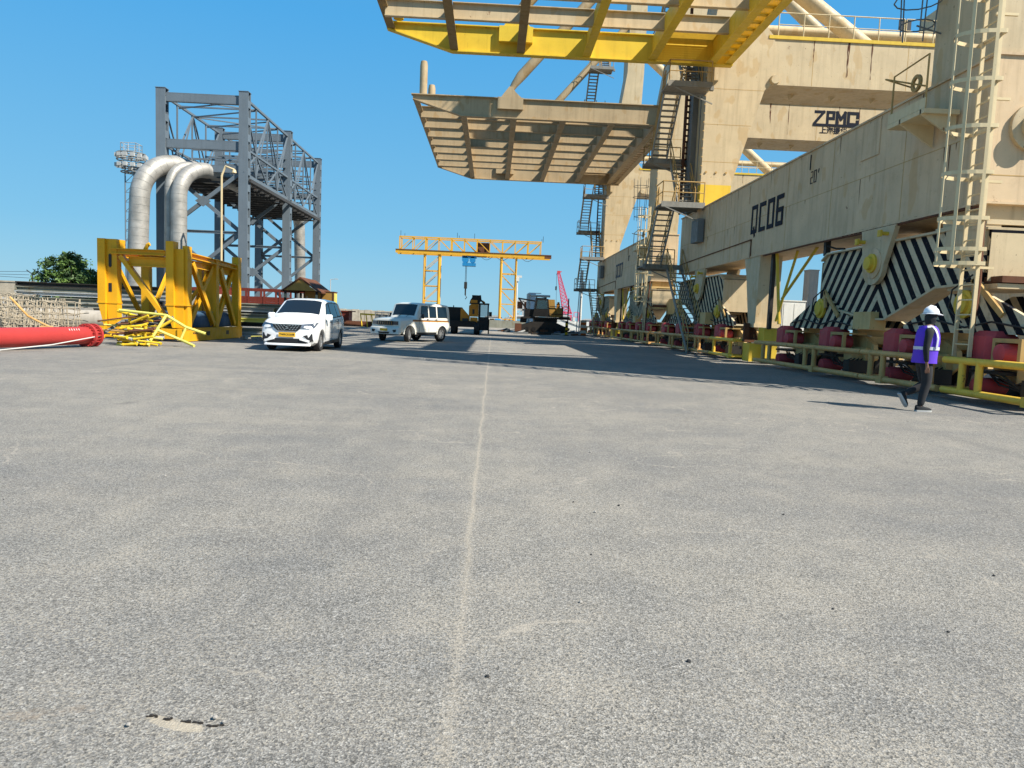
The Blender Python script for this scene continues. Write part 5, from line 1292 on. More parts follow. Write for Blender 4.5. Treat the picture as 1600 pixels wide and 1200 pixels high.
# cabinets seen through the near crane
def cabinet(x, y, w, d, z0, h, mat, label, legs=True):
    root = thing('cabinet', label, 'cabinet', (x, y, 0))
    m = MB(); m.box(0, w, 0, d, z0, z0+h); m.box(-0.04, w+0.04, -0.04, d+0.04, z0+h, z0+h+0.06); m.build('body', mat, root)
    m = MB(); m.box(0.08, w/2-0.02, -0.02, -0.002, z0+0.1, z0+h-0.12); m.box(w/2+0.02, w-0.08, -0.02, -0.002, z0+0.1, z0+h-0.12); m.build('door', mat, root)
    m = MB(); m.box(0.05, w-0.05, 0.05, d-0.05, 0, z0); m.build('plinth', 'conc', root)
cabinet(16.2, 40, 1.3, 1.5, 0.3, 2.6, 'white', 'white steel cabinet seen under the long beam left of the striped balance beam')
cabinet(22.0, 50, 0.65, 0.9, 0.2, 5.3, 'lightsteel', 'tall narrow grey cabinet behind the left edge of the striped balance beam')
cabinet(17.0, 50, 0.75, 1.0, 1.6, 2.9, 'lightsteel', 'pale cabinet on a cream plinth seen left of the anchor pedestal')
cabinet(13.0, 34.5, 0.4, 0.6, 0.2, 1.9, 'lightsteel', 'small grey cabinet right beside the anchor pedestal')

rnd = random.Random(91)
for i, (x, y, w_, h_, mt, lb) in enumerate((
    (-1.5, 134, 3.2, 1.5, 'white', 'small white shed on the horizon just right of the mobile crane'), (2.2, 138, 1.2, 1.3, 'rust', 'rusty low shed beside the gantry leg on the horizon'),
    (9.2, 128, 2.6, 1.7, 'lightsteel', 'grey low shed on the horizon behind the crawler crane'), (12.4, 132, 1.8, 2.1, 'conc', 'pale shed on the horizon left of the pink boom'),
    (17.5, 140, 3.0, 1.6, 'slate', 'dark shed on the horizon right of the pink boom'), (21.2, 136, 1.6, 1.2, 'redbox', 'small red shed on the horizon near the far crane stair'))):
    root = thing('quay_shed', lb, 'shed', (x, y, 0), 0, 'low sheds along the far quay')
    MB().box(0, w_, 0, 2.5, 0, h_).build('wall', mt, root)
    MB().prism([(-0.1, h_), (w_+0.1, h_), (w_*0.75, h_+0.3), (w_*0.25, h_+0.3)], 'y', -0.1, 2.6).build('roof', 'lightsteel', root)
    MB().box(w_*0.3, w_*0.55, -0.03, -0.004, 0.1, h_*0.8).build('door', 'darksteel', root)
for x, y, h, lb in ((-26.5, 118, 6.5, 'thin lamp post rising behind the breakwater wall left of the jeep'), (13.2, 92, 5.5, 'thin lamp post behind the crawler crane')):
    m = MB(); m.tube((0, 0, 0), (0, 0, h), 0.07, 6); m.tube((0, 0, h), (0.9, 0, h+0.1), 0.05, 6); m.box(0.7, 1.2, -.1, .1, h+0.02, h+.14)
    o = m.build('lamp_post', 'lightsteel', None); o.location = (x, y, 0); tag(o, lb, 'lamp post')

# ================================================================ vehicles
def lerp_tab(tab, y):
    if y <= tab[0][0]: return list(tab[0][1:])
    for a, b in zip(tab, tab[1:]):
        if y <= b[0]:
            k = (y-a[0])/(b[0]-a[0]); return [p+(q-p)*k for p, q in zip(a[1:], b[1:])]
    return list(tab[-1][1:])
class Car:
    """body lofted from stations (y, zbot, wlow, wmid, zbelt, wbelt, ztop, wtop, crown); y grows to the rear"""
    def __init__(s, tab, L): s.tab = tab; s.L = L
    def half(s, y):
        zb, wl, wm, zbe, wb, zt, wt, cr = lerp_tab(s.tab, y)
        zm = zb+(zbe-zb)*0.55
        e = min(0.06, (zt-zbe)*0.3+0.005)
        return [(0, zb), (wl*0.86, zb), (wl, zb+0.09), (wm, zb+0.22), (wm+0.008, zm), (wm, zm+(zbe-zm)*0.6), (wb, zbe), (wt+0.02, zt-e), (wt-0.05, zt-e*0.25), (wt*0.6, zt+cr*0.7), (0, zt+cr)]
    def body(s, root, mat, wheels, rw, name='body'):
        ys = sorted(set([t[0] for t in s.tab]+[s.L*i/60 for i in range(61)]))
        rs = []
        for y in ys:
            h = s.half(y)
            rs.append([(x, y, z) for x, z in h]+[(-x, y, z) for x, z in h[-2:0:-1]])
        o = MB().rings(rs).build(name, mat, None)
        cut = MB()
        for wy in wheels:
            for sx in (-1, 1): cut.lathe([(0.01, 0), (rw+0.065, 0), (rw+0.065, 0.5), (0.01, 0.5)], (0.52 if sx > 0 else -1.02, wy, rw), 'x', 32)
        cu = cut.build('cutter', mat, None)
        md = o.modifiers.new('b', 'BOOLEAN'); md.object = cu; md.operation = 'DIFFERENCE'; md.solver = 'EXACT'
        dg = bpy.context.evaluated_depsgraph_get(); dg.update()
        me = bpy.data.meshes.new_from_object(o.evaluated_get(dg)); o.modifiers.clear(); o.data = me
        bpy.data.objects.remove(cu)
        for p in me.polygons: p.use_smooth = True
        me.set_sharp_from_angle(angle=R(32)); o.parent = root
        return o
    def side_pt(s, y, t, sx, off):
        h = s.half(y); a, b = h[6], h[7]
        x = a[0]+(b[0]-a[0])*t; z = a[1]+(b[1]-a[1])*t
        n = Vector((b[1]-a[1], 0, -(b[0]-a[0]))).normalized()
        return (sx*(x+n.x*off), y, z+n.z*off)
    def side_panel(s, mb, y0, y1, y2, y3, t0, t1, sx, off=0.006):
        """quad-ish panel: bottom y0..y1 at t0, top y2..y3 at t1"""
        n, k = 8, 5; vs = []; fs = []
        for j in range(k+1):
            q = j/k; ya = y0+(y2-y0)*q; yb = y1+(y3-y1)*q; t = t0+(t1-t0)*q
            for i in range(n+1): vs.append(s.side_pt(ya+(yb-ya)*i/n, t, sx, off))
        for j in range(k):
            for i in range(n): a = j*(n+1)+i; fs.append((a, a+1, a+n+2, a+n+1))
        mb.add(vs, fs)
    def top_panel(s, mb, y0, y1, w0, w1, off=0.006):
        n, k = 10, 8; vs = []; fs = []
        for j in range(k+1):
            y = y0+(y1-y0)*j/k; h = s.half(y); f = w0+(w1-w0)*j/k
            wmax = h[8][0]*f
            for i in range(n+1):
                x = -wmax+2*wmax*i/n; ax = abs(x)
                for (xa, za), (xb, zb) in ((h[10], h[9]), (h[9], h[8])):
                    if ax <= xb+1e-6: z = za+(zb-za)*((ax-xa)/(xb-xa) if xb > xa else 0); break
                else: z = h[8][1]
                vs.append((x, y-off*0.7, z+off))
        for j in range(k):
            for i in range(n): a = j*(n+1)+i; fs.append((a, a+1, a+n+2, a+n+1))
        mb.add(vs, fs)
def wheel(root, x, y, r, wd, rz=0.0, sx=1, rim='rim', spokes=7):
    m = MB(); m.lathe([(r*0.62, -wd/2), (r*0.95, -wd/2), (r, -wd/2+0.03), (r, wd/2-0.03), (r*0.95, wd/2), (r*0.66, wd/2)], (0, 0, 0), 'x', 36, True)
    w_ = m.build('wheel', 'tyre', root, 40); w_.location = (x, y, r); w_.rotation_euler = (0, 0, rz)
    m = MB(); m.lathe([(r*0.05, -0.02), (r*0.6, -0.06), (r*0.66, 0.0), (r*0.62, wd/2-0.01), (r*0.56, wd/2-0.01), (r*0.52, wd/2-0.09), (r*0.2, wd/2-0.10), (r*0.18, wd/2-0.02), (0.01, wd/2-0.02)], (0, 0, 0), 'x', 30)
    if sx < 0: m.v = [(-a, b, c) for a, b, c in m.v]
    for k in range(spokes):
        a = 2*math.pi*k/spokes; c, s_ = math.cos(a), math.sin(a); xx = sx*(wd/2-0.035)
        m.beam((xx, c*r*.12, s_*r*.12), (xx, c*r*.6, s_*r*.6), 0.055, 0.03, (1, 0, 0))
    m.build('rim', rim, w_, 40)
def on_front(car, x, z, dy=0.0): return (x, dy, z)

def minivan():
    root = thing('minivan', 'white minivan with a dark patterned grille and yellow number plate facing the camera', 'car', (-6.43, 22.75, 0), R(-1.0))
    #      y   zbot wlow wmid zbelt wbelt ztop wtop crown
    tab = [(0.00, .24, .60, .66, .72, .62, .83, .56, .00), (0.05, .21, .74, .79, .79, .73, .90, .64, .01), (0.16, .20, .80, .845, .87, .79, .965, .69, .02), (0.38, .19, .83, .865, .94, .82, 1.03, .72, .03),
           (0.8, .19, .83, .87, .98, .83, 1.07, .72, .035), (1.05, .19, .84, .87, 1.01, .845, 1.13, .76, .035), (1.14, .19, .84, .87, 1.02, .845, 1.17, .76, .035), (1.92, .19, .84, .87, 1.05, .85, 1.64, .67, .03),
           (2.25, .19, .84, .87, 1.06, .85, 1.69, .67, .03), (2.9, .19, .84, .87, 1.09, .85, 1.70, .665, .03), (3.6, .20, .84, .865, 1.12, .84, 1.68, .65, .025), (4.0, .22, .82, .85, 1.14, .82, 1.63, .63, .02), (4.22, .28, .80, .82, 1.12, .78, 1.40, .60, .01), (4.36, .36, .76, .79, .98, .74, 1.12, .62, .0), (4.40, .42, .70, .72, .9, .68, 1.0, .6, .0)]
    c = Car(tab, 4.40); b = c.body(root, 'carwhite', (0.86, 3.60), 0.325)
    m = MB(); c.top_panel(m, 1.17, 1.89, 0.99, 0.96, 0.008); m.build('windscreen', 'glass', b, 30)
    for sx in (-1, 1):
        m = MB(); c.side_panel(m, 1.42, 2.13, 1.96, 2.16, 0.06, 0.90, sx, 0.007); m.build('side_window', 'glass', b, 30)
        m = MB(); c.side_panel(m, 2.24, 3.06, 2.25, 3.02, 0.06, 0.90, sx, 0.007); m.build('side_window', 'glass', b, 30)
        m = MB(); c.side_panel(m, 3.14, 3.85, 3.10, 3.72, 0.10, 0.88, sx, 0.007); m.build('side_window', 'glass', b, 30)
        m = MB(); c.side_panel(m, 1.34, 3.95, 1.90, 3.80, 0.00, 0.965, sx, 0.003); m.build('window_surround', 'black', b, 30)
        m = MB(); m.cham(sx*0.90-0.06, sx*0.90+0.16*1 if sx > 0 else sx*0.90+0.06, 1.34, 1.50, 1.02, 1.20, 0.03) if sx > 0 else m.cham(-1.06, -0.84, 1.34, 1.50, 1.02, 1.20, 0.03); m.build('mirror', 'carwhite', b, 50)
        m = MB(); m.prism([(1.2, .24), (3.24, .24), (3.24, .36), (1.2, .30)], 'x', sx*0.872, sx*0.885) ; m.build('sill_trim', 'black', b)
        # headlamp wrapping the corner
        m = MB(); pts = [(0.42, -.012, .86), (0.40, -.012, .765), (0.66, .015, .71), (0.83, .12, .76), (0.865, .50, .93), (0.72, .06, .90)]
        vs = [(sx*x, y-0.02, z) for x, y, z in pts]+[(sx*(x-0.03), y+0.12, z) for x, y, z in pts]
        m.rings([vs[:6], vs[6:]]); m.build('headlight', 'lamp', b, 30)
        m = MB(); vs = [(sx*x, y, z) for x, y, z in ((0.50, -0.03, .50), (0.775, 0.035, .58), (0.795, .055, .34), (0.70, 0.00, .32))]; m.rings([vs, [(x, y+0.12, z) for x, y, z in vs]]); m.build('fog_lamp_recess', 'black', b)
        m = MB(); m.beam((sx*0.40, -0.045, 0.41), (sx*0.70, -0.01, 0.33), 0.06, 0.07); m.build('bumper_blade', 'carwhite', b, 40)
        m = MB()
        for yy in (1.28, 2.2, 3.12): m.box(sx*0.868, sx*0.8785, yy, yy+0.008, 0.36, 1.05)
        for yy in (1.95, 2.85): m.box(sx*0.872, sx*0.895, yy, yy+0.16, 0.93, 0.96)
        m.build('door_gap', 'black', b)
    m = MB(); m.prism([(-.46, .85), (.46, .85), (.40, .73), (.30, .65), (-.30, .65), (-.40, .73)], 'y', -0.035, 0.03); g = m.build('grille', 'black', b)
    m = MB()
    for r_ in range(3):
        for k in range(9):
            x = -0.36+k*0.09+(0.045 if r_ % 2 else 0); z = 0.815-r_*0.06
            if abs(x) > 0.38-r_*0.05 or abs(x) < 0.06: continue
            s_ = 1 if x > 0 else -1
            m.beam((x-0.026, -0.04, z-0.015*s_), (x+0.026, -0.04, z+0.015*s_), 0.012, 0.018)
    m.beam((-.46, -0.03, .855), (.46, -0.03, .855), 0.02, 0.02)
    strokes(m, [[(.045, .07), (-.04, .03), (.04, -.03), (-.045, -.07)]], 0.022, lambda u, v, w_: (u, -0.045-w_, 0.755+v*0.7))
    m.build('grille_trim', 'chrome', g)
    m = MB(); m.prism([(-.44, .41), (.44, .41), (.64, .30), (.60, .265), (-.60, .265), (-.64, .30)], 'y', -0.035, 0.03); m.build('lower_intake', 'black', b)
    m = MB(); m.cham(-.72, .72, -0.05, 0.10, 0.19, 0.265, 0.03); m.build('bumper_lip', 'carwhite', b, 50)
    m = MB(); m.box(-.26, .26, -0.055, -0.04, .46, .60); p = m.build('number_plate', 'plate', b)
    text_obj('plate_text', 'TN05CK3608', 0.082, 'ink', p, Matrix.Translation((0, -0.058, .53)) @ Matrix.Rotation(R(90), 4, 'X'), 0.001, 0.0008)
    m = MB(); m.path([(-0.38, 1.22, 1.13), (-0.1, 1.3, 1.2)], 0.01, 5); m.path([(0.2, 1.22, 1.13), (0.5, 1.33, 1.21)], 0.01, 5); m.build('wiper', 'black', b)
    m = MB(); m.box(-0.7, 0.7, 1.6, 3.9, 0.35, 0.55)
    for x in (-.38, .38): m.cham(x-.22, x+.22, 2.1, 2.3, .5, 1.25, .05); m.cham(x-.1, x+.1, 2.12, 2.24, 1.26, 1.42, .04)
    m.box(-.66, .66, 1.15, 1.45, .8, 1.08)
    m.path([(0.4+0.16*math.cos(a*.5236), 1.55, 1.08+0.16*math.sin(a*.5236)) for a in range(13)], 0.015, 5)
    m.build('interior', 'black', root)
    m = MB(); m.path([(0, 2.15, 1.72), (0, 2.2, 1.80)], 0.012, 5); m.build('aerial', 'black', b)
    m = MB(); m.box(-0.7, 0.7, 0.25, 4.1, 0.17, 0.22); m.build('underbody', 'black', root)
    for x, sx in ((-0.75, -1), (0.75, 1)):
        wheel(root, x, 0.86, 0.325, 0.19, 0, sx); wheel(root, x, 3.60, 0.325, 0.19, 0, sx)
    return root
minivan()

def jeep():
    root = thing('jeep', 'boxy cream white jeep with a thin orange side stripe and front wheels turned', 'car', (-5.08, 34.35, 0), R(-31))
    tab = [(0.00, .42, .80, .82, .86, .80, .98, .74, .0), (0.06, .38, .84, .86, .98, .84, 1.08, .74, .01), (0.5, .38, .85, .87, 1.02, .84, 1.13, .72, .02), (1.25, .38, .85, .87, 1.10, .85, 1.18, .72, .02), (1.32, .38, .85, .87, 1.12, .86, 1.22, .76, .02),
           (1.62, .38, .86, .87, 1.16, .86, 1.84, .76, .02), (1.8, .38, .86, .87, 1.16, .86, 1.88, .76, .03), (3.6, .38, .86, .87, 1.18, .86, 1.88, .76, .03), (4.0, .40, .86, .87, 1.18, .86, 1.86, .76, .02), (4.10, .44, .85, .86, 1.18, .85, 1.70, .77, .01), (4.12, .5, .84, .85, 1.15, .84, 1.4, .74, .0)]
    c = Car(tab, 4.12); b = c.body(root, 'jeepwhite', (0.72, 3.40), 0.37)
    m = MB(); c.top_panel(m, 1.34, 1.60, 0.93, 0.93, 0.008); m.build('windscreen', 'glass', b, 30)
    for sx in (-1, 1):
        for (a0, a1, t0, t1) in ((1.62, 2.22, 1.74, 2.22), (2.36, 2.90, 2.36, 2.90), (3.06, 3.85, 3.06, 3.80)):
            m = MB(); c.side_panel(m, a0, a1, t0, t1, 0.06, 0.86, sx, 0.007); m.build('side_window', 'glass', b, 30)
            m = MB(); c.side_panel(m, a0-0.03, a1+0.03, t0-0.03, t1+0.03, 0.02, 0.90, sx, 0.003); m.build('window_seal', 'black', b, 30)
        m = MB(); m.box(sx*0.868, sx*0.876, 0.98, 4.0, 0.985, 1.03); m.build('side_stripe', 'orange', b)
        m = MB(); m.box(sx*0.868, sx*0.878, 0.98, 4.0, 1.035, 1.065); m.build('side_moulding', 'black', b)
        m = MB()
        for yy in (1.5, 2.28, 2.97): m.box(sx*0.866, sx*0.876, yy, yy+0.012, 0.5, 1.80 if False else 1.16)
        for yy in (2.1, 2.82): m.box(sx*0.87, sx*0.89, yy, yy+0.12, 1.09, 1.12)
        m.build('door_gap', 'black', b)
        m = MB()   # flared wheel arches
        for wy in (0.72, 3.40):
            for k in range(10):
                a, a2 = math.pi*k/10, math.pi*(k+1)/10
                m.beam((sx*0.885, wy+0.46*math.cos(a), 0.37+0.46*math.sin(a)), (sx*0.885, wy+0.46*math.cos(a2), 0.37+0.46*math.sin(a2)), 0.06, 0.05, (1, 0, 0))
        m.build('wheel_arch', 'jeepwhite', b, 50)
        m = MB(); m.cham(sx*0.99-0.06, sx*0.99+0.06, 1.55, 1.65, 1.14, 1.36, 0.02); m.beam((sx*.86, 1.6, 1.2), (sx*.95, 1.6, 1.2), .03, .03); m.build('mirror', 'black', b)
        m = MB(); m.box(sx*0.62-.14, sx*0.62+.14, -0.03, 0.1, .80, .97); m.build('headlight', 'lamp', b)
        m = MB(); m.prism([(sx*.52, .56), (sx*.74, .58), (sx*.72, .46), (sx*.58, .44)], 'y', -0.135, -0.10); m.build('fog_lamp_recess', 'black', b)
    m = MB(); m.box(-0.46, 0.46, -0.035, 0.05, .78, .97); g = m.build('grille', 'black', b)
    m = MB()
    for k in range(7): m.box(-0.39+k*0.13-0.015, -0.39+k*0.13+0.015, -0.05, -0.03, .80, .95)
    m.beam((-.46, -.04, .975), (.46, -.04, .975), .02, .02); m.build('grille_bar', 'chrome', g)
    m = MB(); m.cham(-0.86, 0.86, -0.13, 0.12, 0.36, 0.70, 0.05); bp = m.build('bumper', 'jeepwhite', b, 50)
    m = MB(); m.prism([(-.36, .46), (.36, .46), (.28, .38), (-.28, .38)], 'y', -0.14, -0.11); m.build('lower_intake', 'black', bp)
    m = MB(); m.box(-0.22, 0.22, -0.15, -0.132, .50, .62); m.build('number_plate', 'plate', bp)
    m = MB(); m.cham(-0.84, 0.84, 4.05, 4.25, 0.50, 0.68, 0.04); m.build('rear_bumper', 'jeepwhite', b, 50)
    m = MB(); m.box(-.84, .84, 1.2, 3.0, .38, .42); m.box(-.88, -.74, 1.25, 2.95, .34, .37); m.box(.74, .9, 1.25, 2.95, .34, .37); m.box(-.5, .5, .3, 4.0, .3, .4); m.build('side_step', 'black', root)
    m = MB()
    for x in (-.38, .38): m.cham(x-.22, x+.22, 2.0, 2.15, .6, 1.4, .05); m.cham(x-.22, x+.22, 2.9, 3.05, .6, 1.35, .05)
    m.box(-.7, .7, 1.35, 1.6, .9, 1.2); m.build('interior', 'black', root)
    m = MB(); m.beam((-.3, 1.27, 1.2), (-.05, 1.4, 1.38), .015, .015); m.beam((.2, 1.27, 1.2), (.45, 1.4, 1.38), .015, .015); m.build('wiper', 'black', b)
    for x, sx in ((-0.76, -1), (0.76, 1)):
        wheel(root, x, 0.72, 0.37, 0.21, R(24), sx, 'rim', 6); wheel(root, x, 3.40, 0.37, 0.21, 0, sx, 'rim', 6)
jeep()

def hydra():
    root = thing('mobile_crane', 'orange and black pick and carry crane with an empty cab window and folded boom', 'mobile crane', (-3.5, 53.8, 0))
    m = MB(); m.box(0.15, 2.2, 0.3, 4.2, 0.55, 1.0); m.box(0.0, 1.1, 0.9, 3.6, 0.9, 2.02); m.box(0.05, 1.05, 0.85, 0.9, 0.95, 2.0); m.build('engine_bay', 'blackpaint', root)
    m = MB(); m.prism([(1.05, 0.85), (1.05, 1.95), (1.25, 1.9), (1.75, 1.35), (1.75, 0.85)], 'y', 0.7, 0.95); m.prism([(1.68, 1.35), (1.68, 2.15), (1.85, 2.3), (2.4, 2.3), (2.4, 1.35)], 'y', 0.5, 1.3); m.box(1.8, 2.35, 0.45, 0.8, 0.9, 1.3); m.build('bodywork', 'orange', root)
    m = MB(); m.box(1.95, 2.1, 0.48, 0.5, 1.55, 1.9); m.box(1.2, 1.65, 0.66, 0.7, 0.95, 1.2); m.build('vent', 'black', root)
    m = MB()
    for x, y in ((2.42, 0.4), (3.08, 0.4), (2.42, 1.7), (3.08, 1.7)): m.box(x, x+0.1, y, y+0.1, 0.9, 2.3)
    m.box(2.4, 3.2, 0.38, 1.82, 2.28, 2.38); m.box(2.4, 3.2, 0.38, 1.82, 0.35, 1.35); m.box(2.42, 2.56, .39, .5, 1.35, 2.3); m.box(3.2, 3.42, 0.35, 0.42, 1.4, 1.75)
    m.build('cab', 'blackpaint', root)
    m = MB(); m.box(2.56, 3.08, 0.405, 0.41, 1.38, 2.25); m.build('window', 'clearglass', root)
    m = MB(); m.prism([(1.7, 2.3), (1.75, 2.55), (1.95, 2.9), (2.55, 2.98), (2.6, 2.6), (2.4, 2.3)], 'y', 0.5, 1.2); m.beam((2.1, 0.9, 2.75), (2.0, 6.8, 2.3), 0.45, 0.45); m.beam((2.55, 0.6, 2.6), (2.8, 0.5, 2.4), 0.1, 0.12)
    m.build('boom', 'blackpaint', root)
    m = MB(); m.box(1.78, 2.3, 0.46, 0.5, 2.38, 2.6); m.box(1.9, 2.2, 0.4, 0.5, 2.05, 2.2); m.build('boom_foot', 'orange', root)
    m = MB(); m.path([(2.7, 0.5, 2.55), (2.85, 0.45, 2.45), (2.85, .45, 2.25), (2.75, .45, 2.3)], 0.04, 6); m.build('hook', 'orange', root)
    for x, y, r in ((2.1, 0.75, 0.52), (0.35, 0.9, 0.5), (0.35, 3.4, 0.5), (2.1, 3.4, 0.5)):
        w_ = MB().lathe([(0.28, 0), (r-0.04, 0), (r, 0.06), (r, 0.34), (r-0.04, 0.4), (0.28, 0.4)], (x, y, r), 'x', 26, True).build('wheel', 'tyre', root, 40)
        MB().lathe([(0.02, 0.06), (0.28, 0.04), (0.3, 0.0), (0.3, 0.38), (0.02, 0.3)], (x, y, r), 'x', 20).build('rim', 'orange', w_, 40)
    m = MB(); m.tubes([(0.5, 1, 2.0), (0.5, 1, 2.15)], 0.04, 6); m.box(3.15, 3.25, 0.38, 0.9, 0.1, 1.2); m.build('step', 'blackpaint', root)
hydra()
def crawler():
    root = thing('crawler_crane', 'dark crawler crane with a tan and black cab standing on its tracks', 'crawler crane', (3.0, 67.5, 0))
    for y in (0.0, 2.6):
        m = MB(); m.prism([(-0.55, 0.55), (-0.3, 0.25), (0.2, 0.16), (3.6, 0.16), (4.2, 0.35), (4.3, 0.6), (3.7, 0.8), (2.9, 1.12), (0.8, 1.12), (-0.2, 0.8)], 'y', y, y+0.7); t = m.build('track', 'darksteel', root)
        m = MB()
        for k in range(6): m.lathe([(0.05, -0.03), (0.2, -0.03), (0.2, 0.0)], (0.2+k*0.65, y, 0.42), 'y', 14)
        m.build('track_roller', 'blackpaint', t)
    m = MB(); m.box(0.9, 3.1, 0.5, 2.8, 1.1, 1.4); m.box(-0.2, 4.35, 0.2, 3.2, 1.4, 1.58); m.build('turntable', 'darksteel', root)
    m = MB(); m.box(0.0, 0.9, 0.3, 3.0, 1.58, 2.3); m.box(-0.4, 0.2, .4, .9, 1.0, 1.5); m.build('machinery_house', 'blackpaint', root)
    m = MB(); m.prism([(0.75, 1.6), (1.0, 3.3), (2.15, 3.3), (2.35, 1.6)], 'y', 0.05, 1.5); cb = m.build('cab', 'blackpaint', root)
    m = MB(); m.prism([(1.05, 2.35), (1.15, 3.15), (2.05, 3.15), (2.1, 2.35)], 'y', 0.03, 0.045); m.build('window', 'clearglass', cb)
    m = MB(); m.box(1.0, 2.0, 0.3, 1.2, 3.3, 3.38); m.box(1.0, 1.1, .3, .4, 3.3, 3.55); m.tube((1.05, 0.35, 3.5), (2.0, .35, 3.4), .03, 5); m.build('roof_rail', 'blackpaint', cb)
    m = MB(); m.prism([(2.35, 1.6), (2.16, 2.3), (2.16, 3.25), (2.75, 3.25), (2.9, 1.6)], 'y', 0.1, 1.9); m.box(2.9, 3.6, 0.15, 2.6, 1.6, 2.5); m.build('side_cover', 'crawl', root)
    m = MB()
    for z in (1.9, 2.6): m.beam((2.3, 0.0, z), (4.1, 0.0, z), 0.05, 0.06)
    m.beam((4.05, 0, 0.4), (4.05, 0, 3.4), 0.1, 0.1); m.beam((3.5, 0, 1.6), (3.5, 0, 2.6), .06, .06); m.box(3.3, 4.2, 0, 1.2, 1.58, 1.64); m.build('side_railing', 'blackpaint', root)
    m = MB(); m.beam((0.3, 2, 2.2), (-0.6, 2, 3.35), 0.14, 0.14); m.beam((-0.6, 2, 3.3), (1.0, 2, 3.1), 0.12, 0.14); m.build('gantry_arm', 'blackpaint', root)
    m = MB(); m.box(3.0, 3.3, .5, .8, 2.5, 2.9); m.lathe([(0.1, 0), (.1, .15)], (3.15, .6, 2.9), 'z', 8); m.build('beacon', 'orange', root)
    m = MB(); m.box(-0.9, -0.3, -.3, .5, 0.1, 0.9); m.box(1.5, 2.2, -.4, 0, 0.05, .4); m.build('track_block', 'rust', root)
crawler()

# ================================================================ worker walking
def skin_obj(name, chains, mat, parent, sub=2):
    """chains: list of [(point, radius), ...]; points shared by position are welded"""
    vs, rr, es, idx = [], [], [], {}
    for ch in chains:
        prev = None
        for p, r in ch:
            key = tuple(round(c, 4) for c in p)
            if key not in idx: idx[key] = len(vs); vs.append(p); rr.append(r)
            i = idx[key]
            if prev is not None and prev != i: es.append((prev, i))
            prev = i
    me = bpy.data.meshes.new(name); me.from_pydata(vs, es, []); o = bpy.data.objects.new(name, me); C.objects.link(o)
    md = o.modifiers.new('s', 'SKIN'); md.use_smooth_shade = True
    o.modifiers.new('u', 'SUBSURF').render_levels = sub; o.modifiers['u'].levels = sub
    for i, r in enumerate(rr):
        sv = me.skin_vertices[0].data[i]; sv.radius = (r, r) if not isinstance(r, tuple) else r
        sv.use_root = (i == 0)
    dg = bpy.context.evaluated_depsgraph_get(); dg.update()
    m2 = bpy.data.meshes.new_from_object(o.evaluated_get(dg)); o.modifiers.clear(); o.data = m2
    m2.materials.clear(); m2.materials.append(M[mat])
    for p in m2.polygons: p.use_smooth = True
    o.parent = parent; return o
def ellring(c, rx, ry, n=24, ax=None):
    return [(c[0]+rx*math.cos(2*math.pi*k/n), c[1]+ry*math.sin(2*math.pi*k/n), c[2]) for k in range(n)]
